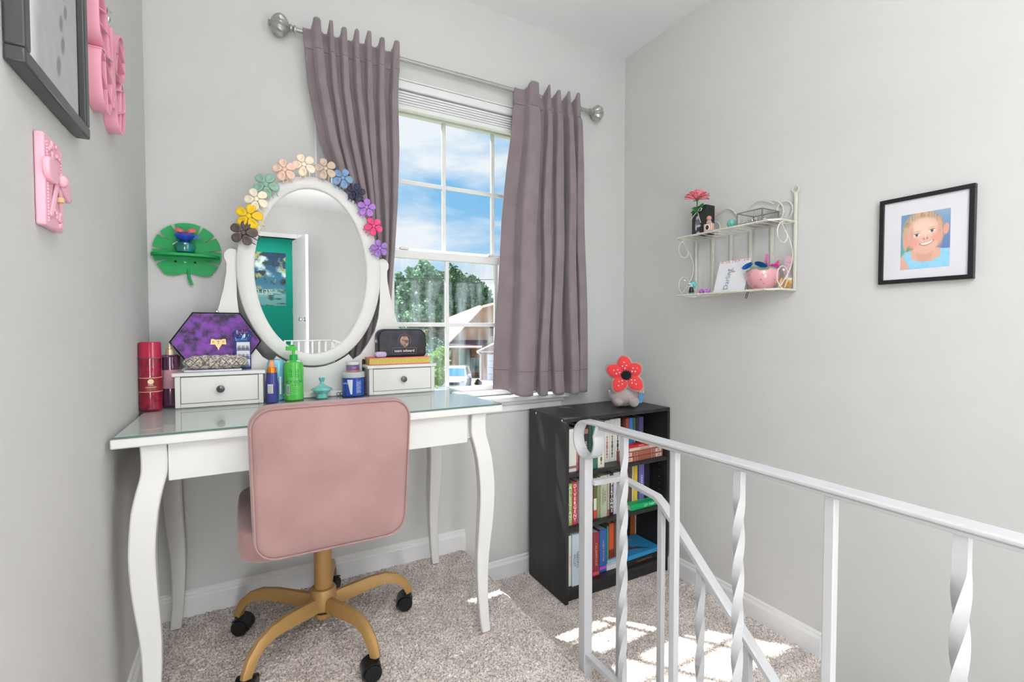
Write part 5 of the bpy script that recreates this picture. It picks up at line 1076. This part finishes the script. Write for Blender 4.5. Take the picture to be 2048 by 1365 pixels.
MB().ell((0, .006, 2*hh+.006), (.007, .006, .007), 14, 10).build('clasp', M_chrome, o)
x0, x1 = P(468, 700, 1, 1.797).x, P(502, 700, 1, 1.797).x
o = T('photo_strip', 'framed blue photo strip of friends leaning on the purple clutch', 'photo', ((x0+x1)/2, 1.797, BT)); hS = .128
Uv = Vector((x1-x0, 0, 0)); Vv = Vector((0, .010, hS)); bb = Vector((x0, 1.7925, BT+.0008))
MB().prism([(0, 0), (1, 0), (1, 1), (0, 1)], bb, Uv, Vv, -.004).build('holder', mat('clear_acrylic', '8d92ad', .15), o, bevel=.0005)
def fstrip(u, v):
    p = Paint(u, v, '1c2c6c'); p.m((fbm(u, v, 20, 3)-.6)*12*(v > .72), '9ab6dc'); p.el(.62, .86, .07, .05, 'cfe6e8', .5, .7); p.el(.52, .83, .10, .03, '8fc0e4', .5, .7); p.rect(.15, .93, .50, .70, 'd9dce2'); p.rect(.15, .93, .28, .48, 'd4d7dd'); p.rect(.15, .93, .07, .26, 'd9dce2')
    for z in (.58, .36, .14):
        for k in range(3): p.el(.3+.24*k, z, .10, .035, '9a98a6', .5); p.el(.3+.24*k, z-.05, .13, .035, '66657a', .5)
    return p.c
panel('print', bb, Uv, Vv, 50, 110, fstrip, o)
nrm = Uv.cross(Vv).normalized()
text('FRIENDSHIP', .0062, bb+Uv*.5+Vv*.935, Uv.normalized(), Vv.normalized(), plain('ea5a6a'), o, align='CENTER', off=.0009)
text('SQUAD', .0085, bb+Uv*.5+Vv*.745, Uv.normalized(), Vv.normalized(), plain('56b8e6'), o, align='CENTER', off=.0009)
xt0, xt1 = P(368, 745, 1, 1.765).x, P(484, 745, 1, 1.765).x
o = T('lavender_tablet', 'thin pale lavender case lying under the knitted pouch', 'case', ((xt0+xt1)/2, 1.79, BT)); MB().box(xt0, xt1, 1.750, 1.805, BT+.0003, BT+.007).build('case', mat('lavender_shell', 'd5cfe0', .3), o, bevel=.003)
xk = P(433, 730, 1, 1.780)
o = T('knitted_pouch', 'speckled knitted glasses pouch with brown diamond stitching', 'pouch', (xk.x, 1.767, BT+.0073), local=True)
M_kn = mat('speckled_knit', 'd6d0c6', .95, bump=1, bscale=260, col2='77706a', vscale=170); R = []
hl = .088
for i in range(27):
    t = -1+2*i/26; s = (1-abs(t)**4.5)**.5 if abs(t) < 1 else .05; s = max(s, .12); dz = .0015*math.cos(6*PI*t)
    R.append([(hl*t, .021*s*math.cos(a), .0225+(.0215*s+dz)*math.sin(a)) for a in [2*PI*k/22 for k in range(22)]])
MB().rings(R).build('pouch', M_kn, o, sharp=2); M_br = mat('brown_yarn', '5b4638', .9)
for ph in (0, PI):
    mb = MB(); pts = []
    for i in range(60):
        t = -.92+1.84*i/59; s = (1-abs(t)**4.5)**.5; v = .95*math.asin(math.sin(3.2*PI*t+ph))*2/PI; a = PI+(.15+v*.55) if False else -PI/2; z = v*.78
        aa = math.asin(max(-1, min(1, z))); pts.append((hl*t, -.0213*s*math.cos(aa), .0225+.0222*s*math.sin(aa)))
    mb.tube(pts, .0008, 5).build('diamond_stitch', M_br, o)
# ---- right drawer box top
x0, x1 = P(735, 728, 1, 1.765).x+.004, P(859, 728, 1, 1.765).x
cb = T('keepsake_book', 'coral book with gilded page edges lying on the right drawer box', 'book', ((x0+x1)/2, 1.80, BT+.0003)); M_co = mat('coral_cover', 'e86a6e', .5, var=.04); M_gd = mat('gilded_edge', 'c9b45c', .4, metal=.3, col2='b09a4a', vscale=150, stretch=(1, 1, 6)); zt = BT+.027
MB().box(x0, x1, 1.757, 1.850, BT+.0005, BT+.003).box(x0, x1, 1.757, 1.850, zt-.0025, zt).box(x0, x1, 1.847, 1.850, BT+.003, zt-.0025).build('cover', M_co, cb, bevel=.0007); MB().box(x0+.002, x1-.002, 1.759, 1.847, BT+.003, zt-.0025).build('pages', M_gd, cb, smooth=False)
x0, x1 = P(754, 690, 1, 1.80).x, P(848, 690, 1, 1.80).x; cx = (x0+x1)/2; hwid = (x1-x0)/2
bg_ = T('cosmetic_bag', 'black zipped cosmetic bag with a printed badge on the coral book', 'bag', (cx, 1.812, zt+.0006), local=True)
def bring(y, ins):
    pts = []; H = .103; r = .03
    for (cx_, cz_, a0, rr_) in ((hwid-ins-r, H-ins-r, 0, r), (-hwid+ins+r, H-ins-r, PI/2, r), (-hwid+ins+.010, ins+.010, PI, .010), (hwid-ins-.010, ins+.010, 3*PI/2, .010)):
        for k in range(8): a = a0+PI/2*k/7; pts.append((cx_+rr_*math.cos(a), y, cz_+rr_*math.sin(a)+.003*math.sin(PI*(cx_+hwid)/(2*hwid))))
    return pts
M_bg = mat('black_faux_leather', '26262c', .5, bump=.4, bscale=120, col2='34323c', vscale=25)
MB().rings([bring(-.035, .03), bring(-.036, .006), bring(-.033, .001), bring(-.030, 0), bring(.030, 0), bring(.034, .004), bring(.034, .03)]).build('bag', M_bg, bg_, sharp=1)
MB().tube([(x_, -.0335, z_) for x_, y_, z_ in bring(0, .0025)], .0016, 6, closed=True).build('piping', M_blk, bg_)
MB().strip([(-hwid+.004, 0, .05), (-hwid+.012, 0, .078), (-hwid+.03, 0, .0945), (0, 0, .0975), (hwid-.03, 0, .0945)], (0, 1, 0), .008, .0012).build('zip', M_knob, bg_)
MB().box(-hwid-.004, -hwid, -.010, .0, .055, .065).build('zip_pull', M_chrome, bg_)
txw = plain('e6ddd8')
text('team edward', .0145, (.006, -.0362, .018), (1, 0, 0), (0, 0, 1), txw, bg_, align='CENTER', bold=.0001)
def rrect(w_, h_, r, n=6):
    pts = []
    for (cx_, cz_, a0) in ((w_-r, h_-r, 0), (-w_+r, h_-r, PI/2), (-w_+r, -h_+r, PI), (w_-r, -h_+r, 3*PI/2)):
        for k in range(n): a = a0+PI/2*k/(n-1); pts.append((cx_+r*math.cos(a), cz_+r*math.sin(a)))
    return pts
MB().tube([(.006+x_, -.0363, .0225+z_) for x_, z_ in rrect(.046, .0115, .004)], .0004, 4, closed=True).build('badge_outline', plain('8f858a'), bg_)
MB().tube([(.006+.024*math.cos(a), -.0363, .060+.026*math.sin(a)) for a in np.linspace(-.5, PI+.5, 30)], .0004, 4).build('badge_outline', plain('8f858a'), bg_)
MB().prism([(.017*math.cos(a), .022*math.sin(a)) for a in np.linspace(0, 2*PI, 30)[:-1]], (.006, -.0361, .058), (1, 0, 0), (0, 0, 1), .0005).build('badge', mat('tan_badge', 'b08f7c', .5, col2='5a423a', vscale=60), bg_)
ec = P(762, 713, 1, 1.765); o = T('earbud_case', 'small lavender earbud case on the front of the coral book', 'case', (ec.x, 1.772, zt+.0005), local=True)
MB().rings([[(x_*k, y_, .011+z_*k) for x_, z_ in rrect(.0215, .0105, .0104, 8)] for y_, k in ((-.012, .75), (-.010, .93), (-.006, 1), (.006, 1), (.010, .93), (.012, .75))]).build('case', mat('lavender_case', 'b6a2c6', .3, coat=.3), o, sharp=1); MB().tube([(x_, -.0, .0135) for x_ in (-.0217, .0217)], .0003, 4).build('lid_seam', plain('8a7898'), o)
dp = P(864, 732, 1, 1.80); o = T('glass_dropper', 'small clear glass dropper bottle at the right end of the drawer box', 'bottle', (x1+.016, 1.80, BT+.0003), local=True); MB().lathe([(.0055, 0), (.0065, .002), (.0065, .020), (.003, .024)], (0, 0, 0), 16).build('vial', M_cl, o); MB().lathe([(.004, .024), (.004, .030), (.001, .037)], (0, 0, 0), 14).build('dropper_bulb', M_vw, o)
e = P(676, 786, 1, 1.80); o = T('hoop_earrings', 'pair of tiny black and silver hoop earrings by the cobalt jar', 'earrings', (e.x, 1.79, TZ), local=True)
for k in (0, 1): MB().tube([(.012*k+.006*math.cos(t), .004*k, .0075+.006*math.sin(t)) for t in np.linspace(0, 2*PI, 14)[:-1]], .0011, 6, closed=True).build('hoop', M_knob, o)
# ================================================================= outdoors
FH = Vector((math.sin(YAW), math.cos(YAW), 0)); GZ = -3.2
def Ew(px, py, d): # real point at distance d down the street; numbers are sight-line readings
    return Vector((0, 0, EYE.z))+FH*d+rt*((px-1024)*d/FPX)+Vector((0, 0, -(py-654.6)*d/FPX))
M_lawn = mat('lawn', '83935a', .95, bump=.6, bscale=3, col2='6a7d4a', vscale=.6)
w = MB().box(-140, 160, 4, 230, GZ-.3, GZ); o = struct('ground_lawn', w, M_lawn, smooth=False); tag(o, 'bright green lawn outside below the window', 'lawn', kind='structure')
def slab(name, px, z0, z1, m, lbl, cat, d0, d1):
    a, b = px; pts = [Ew(a, 655, d0), Ew(b, 655, d0), Ew(b, 655, d1), Ew(a, 655, d1)]; mb = MB(); mb.prism([(p.x, p.y) for p in pts], (0, 0, z0), (1, 0, 0), (0, 1, 0), z1-z0); o = mb.build(name, m, smooth=False); return tag(o, lbl, cat, kind='structure')
slab('driveway', (890, 1250), GZ, GZ+.02, mat('concrete', 'a99c9c', .9, bump=.5, bscale=4, col2='968a8c', vscale=.8), 'pinkish concrete driveway in front of the beige house', 'driveway', 22, 39)
def facade(px0, px1, py0, py1, d, th): # box facing the viewer between sight lines
    a = Ew(px0, py1, d); b = Ew(px1, py1, d); h = Ew(px0, py0, d).z; mb = MB(); q = [a, b, b+FH*th, a+FH*th]; return mb.prism([(p.x, p.y) for p in q], (0, 0, a.z), (1, 0, 0), (0, 1, 0), h-a.z)
def poly(pts, th): # planar polygon with thickness away from the viewer
    P0 = [Vector(p) for p in pts]; n = len(P0); b = [p+FH*th for p in P0]; return MB().add(P0+b, [tuple(range(n)), tuple(reversed(range(n, 2*n)))]+[(i, (i+1) % n, n+(i+1) % n, n+i) for i in range(n)])
M_sid = mat('beige_siding', 'dcc6ae', .8, bump=1, bscale=1, col2='cdb5a4', vscale=1); t = M_sid.node_tree
wv = t.nodes.new('ShaderNodeTexWave'); wv.bands_direction = 'Z'; wv.wave_profile = 'SAW'; wv.inputs['Scale'].default_value = 1.6; c_ = t.nodes.new('ShaderNodeTexCoord'); t.links.new(c_.outputs['Object'], wv.inputs['Vector'])
bpn = t.nodes.new('ShaderNodeBump'); bpn.inputs['Strength'].default_value = 1; bpn.inputs['Distance'].default_value = .05; t.links.new(wv.outputs[0], bpn.inputs['Height']); t.links.new(bpn.outputs[0], t.nodes['Principled BSDF'].inputs['Normal'])
M_brk = mat('tan_brick', 'b98f72', .85, bump=1, bscale=8, col2='a67c66', vscale=5); M_shg = mat('tan_shingles', 'c9b49a', .9, bump=1, bscale=6, col2='b39f8c', vscale=4); M_shd = mat('plum_shingles', '6a5560', .9, bump=1, bscale=6, col2='57464f', vscale=4); M_shp = mat('pink_shingles', 'b98c84', .9, bump=1, bscale=6, col2='a87c78', vscale=4); M_fas = mat('fascia', 'e9e4dc', .6); M_hg = mat('house_glass', '5f7f88', .1, coat=.5)
hs = T('suburban_house', 'beige sided two-storey house with attached garage across the street', 'house', Ew(1000, 760, 41)+Vector((0, 0, 0)))
poly([Ew(900, 690, 41), Ew(1180, 690, 41), Ew(1180, 660, 41), Ew(1075, 588, 41), Ew(966, 616, 41), Ew(902, 680, 41)], 9).build('gable_wall', M_sid, hs, smooth=False)
q = MB().add([Ew(893, 690, 40.4), Ew(965, 612.5, 40.4), Ew(959, 611, 48), Ew(890, 638, 50), Ew(893, 692, 40.4)+Vector((0, 0, -.15)), Ew(965, 615, 40.4), Ew(959, 613, 48), Ew(890, 640, 50)], [(0, 1, 2, 3), (7, 6, 5, 4), (0, 4, 5, 1), (1, 5, 6, 2), (2, 6, 7, 3), (3, 7, 4, 0)]); q.build('roof', M_shg, hs, smooth=False)
q = MB().add([Ew(965, 612.5, 40.4), Ew(1080, 583, 40.4), Ew(1080, 583, 49), Ew(965, 611, 49), Ew(965, 615, 40.4), Ew(1080, 586, 40.4), Ew(1080, 586, 49), Ew(965, 614, 49)], [(0, 1, 2, 3), (7, 6, 5, 4), (0, 4, 5, 1), (1, 5, 6, 2), (2, 6, 7, 3), (3, 7, 4, 0)]); q.build('roof', M_shp, hs, smooth=False)
for a, b in (((896, 688), (965, 615)), ((965, 615), (1080, 585))): MB().tube([Ew(a[0], a[1], 40.3), Ew(b[0], b[1], 40.3)], .08, 5).build('fascia_board', M_fas, hs)
facade(902, 1180, 690, 764, 41.2, 8).build('ground_floor_wall', M_brk, hs, smooth=False)
q = MB().add([Ew(902, 680.5, 41), Ew(975, 680.5, 41), Ew(968, 693, 39.6), Ew(890, 693, 39.6), Ew(902, 682.5, 41), Ew(975, 682.5, 41), Ew(968, 695, 39.6), Ew(890, 695, 39.6)], [(0, 1, 2, 3), (7, 6, 5, 4), (0, 4, 5, 1), (1, 5, 6, 2), (2, 6, 7, 3), (3, 7, 4, 0)]); q.build('porch_roof', M_shd, hs, smooth=False)
MB().tube([Ew(890, 694.5, 39.5), Ew(964, 694.5, 39.5)], .09, 5).build('gutter', M_fas, hs)
for (a, b, c, d_) in ((918, 936, 698, 732), (942, 960, 716, 745)):
    f = facade(a, b, c, d_, 41.1, .15).build('window', M_fas, hs, smooth=False)
    f2 = facade(a+1.4, b-1.4, c+1.6, d_-1.6, 41.0, .1).build('pane', M_hg, f, smooth=False)
facade(937, 941, 700, 760, 41.0, .2).build('porch_post', plain('5f5d78'), hs, smooth=False)
f = facade(982, 1012, 652, 674, 40.95, .12).build('window', M_fas, hs, smooth=False); facade(997, 1009, 655, 671, 40.9, .08).build('pane', M_hg, f, smooth=False); facade(980, 988, 651, 673, 40.85, .12).build('shutter', plain('4a3440'), hs, smooth=False)
facade(962, 1150, 703, 765, 37.5, 3.4).build('garage_wall', M_brk, hs, smooth=False)
poly([Ew(953, 704, 37.2), Ew(1170, 704, 37.2), Ew(1140, 660, 37.4), Ew(1045, 660, 37.4)], 3.6).build('garage_roof', M_shp, hs, smooth=False)
MB().tube([Ew(953, 704, 37.1), Ew(1046, 659, 37.2)], .08, 5).tube([Ew(953, 704, 37.1), Ew(1170, 704, 37.1)], .05, 5).build('fascia_board', M_fas, hs)
MB().tube([Ew(955, 705, 37), Ew(961, 710, 37.3), Ew(961, 762, 37.3)], .07, 6).build('downpipe', M_fas, hs)
gd = facade(974, 1046, 709, 763, 37.4, .15).build('garage_door', plain('e6e8f2'), hs, smooth=False)
for k in range(4): facade(975, 1045, 710+13.2*k, 722+13.2*k, 37.32, .06).build('door_panel', plain('eceef6'), gd, smooth=False)
nh = T('neighbour_house', 'small pale house with a teal-grey roof beyond the bushes', 'house', Ew(872, 720, 62)); facade(862, 892, 690, 735, 62, 6).build('wall', mat('pale_siding', 'cfe0da', .8), nh, smooth=False); poly([Ew(858, 691, 61.5), Ew(896, 691, 61.5), Ew(884, 672, 64), Ew(868, 668, 64)], 5).build('roof', mat('teal_roof', '9fb8b4', .8), nh, smooth=False)
for a in (867, 882): facade(a, a+5, 697, 712, 61.8, .1).build('window', M_hg, nh, smooth=False)
def foliage(name, lbl, blobs, n, size, c1, c2, trunk=None, cat='tree', grp=None):
    base = blobs[0][0].copy(); base.z = GZ; o = T(name, lbl, cat, base, grp); pts = []
    tot = sum(b[1][0]*b[1][2] for b in blobs); V = []
    for c, r in blobs:
        k = int(n*r[0]*r[2]/tot); d = RNG.normal(size=(k, 3)); d /= np.linalg.norm(d, axis=1)[:, None]; rad = RNG.uniform(.72, 1.03, (k, 1))*(1+.12*np.sin(d[:, :1]*7+d[:, 2:]*9)); V.append(np.array(c)+d*rad*np.array(r))
    V = np.concatenate(V); k = len(V); a = RNG.normal(size=(k, 3)); a /= np.linalg.norm(a, axis=1)[:, None]; b = np.cross(a, RNG.normal(size=(k, 3))); b /= np.linalg.norm(b, axis=1)[:, None]; s = RNG.uniform(.5, 1.1, (k, 1))*size
    Q = np.stack([V-a*s, V+b*s*.6, V+a*s, V-b*s*.6], 1).reshape(-1, 3)-np.array(base); me = bpy.data.meshes.new('foliage'); me.vertices.add(4*k); me.vertices.foreach_set('co', Q.astype('f').ravel()); me.loops.add(4*k); me.loops.foreach_set('vertex_index', np.arange(4*k, dtype='i')); me.polygons.add(k); me.polygons.foreach_set('loop_start', np.arange(0, 4*k, 4, dtype='i')); me.update(calc_edges=True)
    me.materials.append(mat('leaves_'+c1, c1, .7, col2=c2, vscale=.9)); f = bpy.data.objects.new('foliage', me); C.objects.link(f); f.parent = o; f['kind'] = 'stuff'
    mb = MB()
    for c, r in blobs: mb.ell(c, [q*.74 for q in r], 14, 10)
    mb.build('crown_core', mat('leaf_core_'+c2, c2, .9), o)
    if trunk: MB().tube([Vector((base.x, base.y, GZ-.1)), Vector((base.x, base.y, (GZ+blobs[0][0].z)/2)), blobs[0][0]], .3, 8, [.38, .28, .12]).build('trunk', mat('bark', '4a3b30', .9, bump=1, bscale=6), o)
    return o
def bl_(px, py, d, rx, rz): q = d/FPX; return (Ew(px, py, d), (rx*q, rx*q*.9, rz*q))
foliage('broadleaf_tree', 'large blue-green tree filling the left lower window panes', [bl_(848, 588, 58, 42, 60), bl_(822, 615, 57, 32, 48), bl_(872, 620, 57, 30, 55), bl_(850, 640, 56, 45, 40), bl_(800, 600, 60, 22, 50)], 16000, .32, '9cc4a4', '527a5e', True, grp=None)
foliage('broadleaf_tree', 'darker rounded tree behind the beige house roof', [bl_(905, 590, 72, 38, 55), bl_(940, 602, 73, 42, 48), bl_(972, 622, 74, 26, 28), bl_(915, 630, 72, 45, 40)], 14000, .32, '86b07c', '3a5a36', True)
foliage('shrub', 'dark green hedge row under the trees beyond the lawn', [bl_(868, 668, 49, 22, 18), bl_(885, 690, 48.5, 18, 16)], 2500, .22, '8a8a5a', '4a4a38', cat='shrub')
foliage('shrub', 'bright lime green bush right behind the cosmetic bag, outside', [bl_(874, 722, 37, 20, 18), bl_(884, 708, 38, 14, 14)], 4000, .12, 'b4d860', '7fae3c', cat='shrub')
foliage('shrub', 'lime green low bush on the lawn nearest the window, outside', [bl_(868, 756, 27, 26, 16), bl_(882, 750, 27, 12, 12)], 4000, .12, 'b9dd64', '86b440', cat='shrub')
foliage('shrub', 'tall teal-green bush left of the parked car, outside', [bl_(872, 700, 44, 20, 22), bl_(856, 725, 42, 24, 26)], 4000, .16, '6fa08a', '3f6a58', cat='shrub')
foliage('shrub', 'small dark bush beside the driveway right of the car', [bl_(956, 768, 34.5, 7, 8)], 900, .07, '5c6a58', '2f3a34', cat='shrub')
o = T('street_cable', 'thin black utility cable strung across the street outside', 'cable', Ew(880, 555, 50)); MB().tube([Ew(600, 540, 50), Ew(800, 557, 50), Ew(960, 560, 50), Ew(1200, 556, 50)], .025, 5).build('cable', M_blk, o)
foliage('broadleaf_tree', 'distant tree hidden left of the window view', [bl_(660, 610, 85, 50, 55), bl_(610, 625, 86, 40, 40), bl_(700, 630, 84, 36, 34)], 6000, .5, '9cc4a4', '527a5e', True)
foliage('broadleaf_tree', 'distant tree far left beyond the lawn', [bl_(420, 605, 92, 60, 58), bl_(360, 625, 93, 45, 40), bl_(480, 630, 91, 44, 36)], 6000, .5, '86b07c', '3a5a36', True)
# parked car
co = Ew(912, 655, 32.0); co.z = GZ+.02; ca = math.atan2(-FH.y, -FH.x); car = T('parked_car', 'white hatchback parked on the driveway facing the window', 'car', co, local=True, rot=(0, 0, ca)); M_cp = mat('white_car_paint', 'e9eef6', .15, coat=1); M_cg = mat('car_glass', '3f7f9c', .05, coat=1)
prof = [(2.1, .35, .80), (2.12, .62, .84), (2.0, .82, .82), (1.2, 1.0, .84), (.35, 1.46, .66), (-.2, 1.56, .64), (-1.5, 1.52, .64), (-2.0, 1.0, .82), (-2.1, .5, .84)]
def crs(x_, zt_, hw_, zb=.28): return [(x_, -.86*hw_/.84, zb), (x_, -.88*hw_/.84 if hw_ > .7 else -.86, min(.85, zt_)), (x_, -hw_, zt_-.04), (x_, -hw_+.12, zt_), (x_, hw_-.12, zt_), (x_, hw_, zt_-.04), (x_, .88*hw_/.84 if hw_ > .7 else .86, min(.85, zt_)), (x_, .86*hw_/.84, zb)]
MB().rings([crs(*p) for p in prof]).build('body', M_cp, car, sharp=.8)
MB().add([(1.22, -.70, 1.02), (1.22, .70, 1.02), (.40, .60, 1.44), (.40, -.60, 1.44), (1.18, -.70, 1.0), (1.18, .70, 1.0), (.36, .60, 1.42), (.36, -.60, 1.42)], [(0, 1, 2, 3), (7, 6, 5, 4), (0, 4, 5, 1), (1, 5, 6, 2), (2, 6, 7, 3), (3, 7, 4, 0)]).build('windscreen', M_cg, car, smooth=False)
for s_ in (-1, 1):
    MB().add([(.9, s_*.80, 1.0), (-1.6, s_*.80, 1.0), (-1.4, s_*.69, 1.46), (.25, s_*.69, 1.42), (.9, s_*.83, 1.0), (-1.6, s_*.83, 1.0), (-1.4, s_*.72, 1.46), (.25, s_*.72, 1.42)], [(0, 1, 2, 3), (7, 6, 5, 4), (0, 4, 5, 1), (1, 5, 6, 2), (2, 6, 7, 3), (3, 7, 4, 0)]).build('side_window', M_cg, car, smooth=False)
    MB().ell((2.0, s_*.62, .70), (.12, .18, .09), 12, 8).build('headlight', M_chrome, car); MB().ell((.75, s_*.97, 1.02), (.08, .12, .08), 10, 6).build('wing_mirror', M_cp, car)
    for x_ in (1.35, -1.35): MB().lathe([(.2, -.1), (.31, -.1), (.33, -.06), (.33, .06), (.31, .1), (.2, .1)], (x_, s_*.78, .31), 22, 'Y').build('wheel', M_plastic, car)
    MB().tube([(-1.4, s_*.6, 1.56), (.1, s_*.6, 1.60)], .02, 6).build('roof_rail', M_cp, car)
MB().box(2.08, 2.14, -.45, .45, .52, .70).build('grille', M_plastic, car); MB().box(2.10, 2.16, -.26, .26, .36, .48).build('number_plate', M_fas, car)
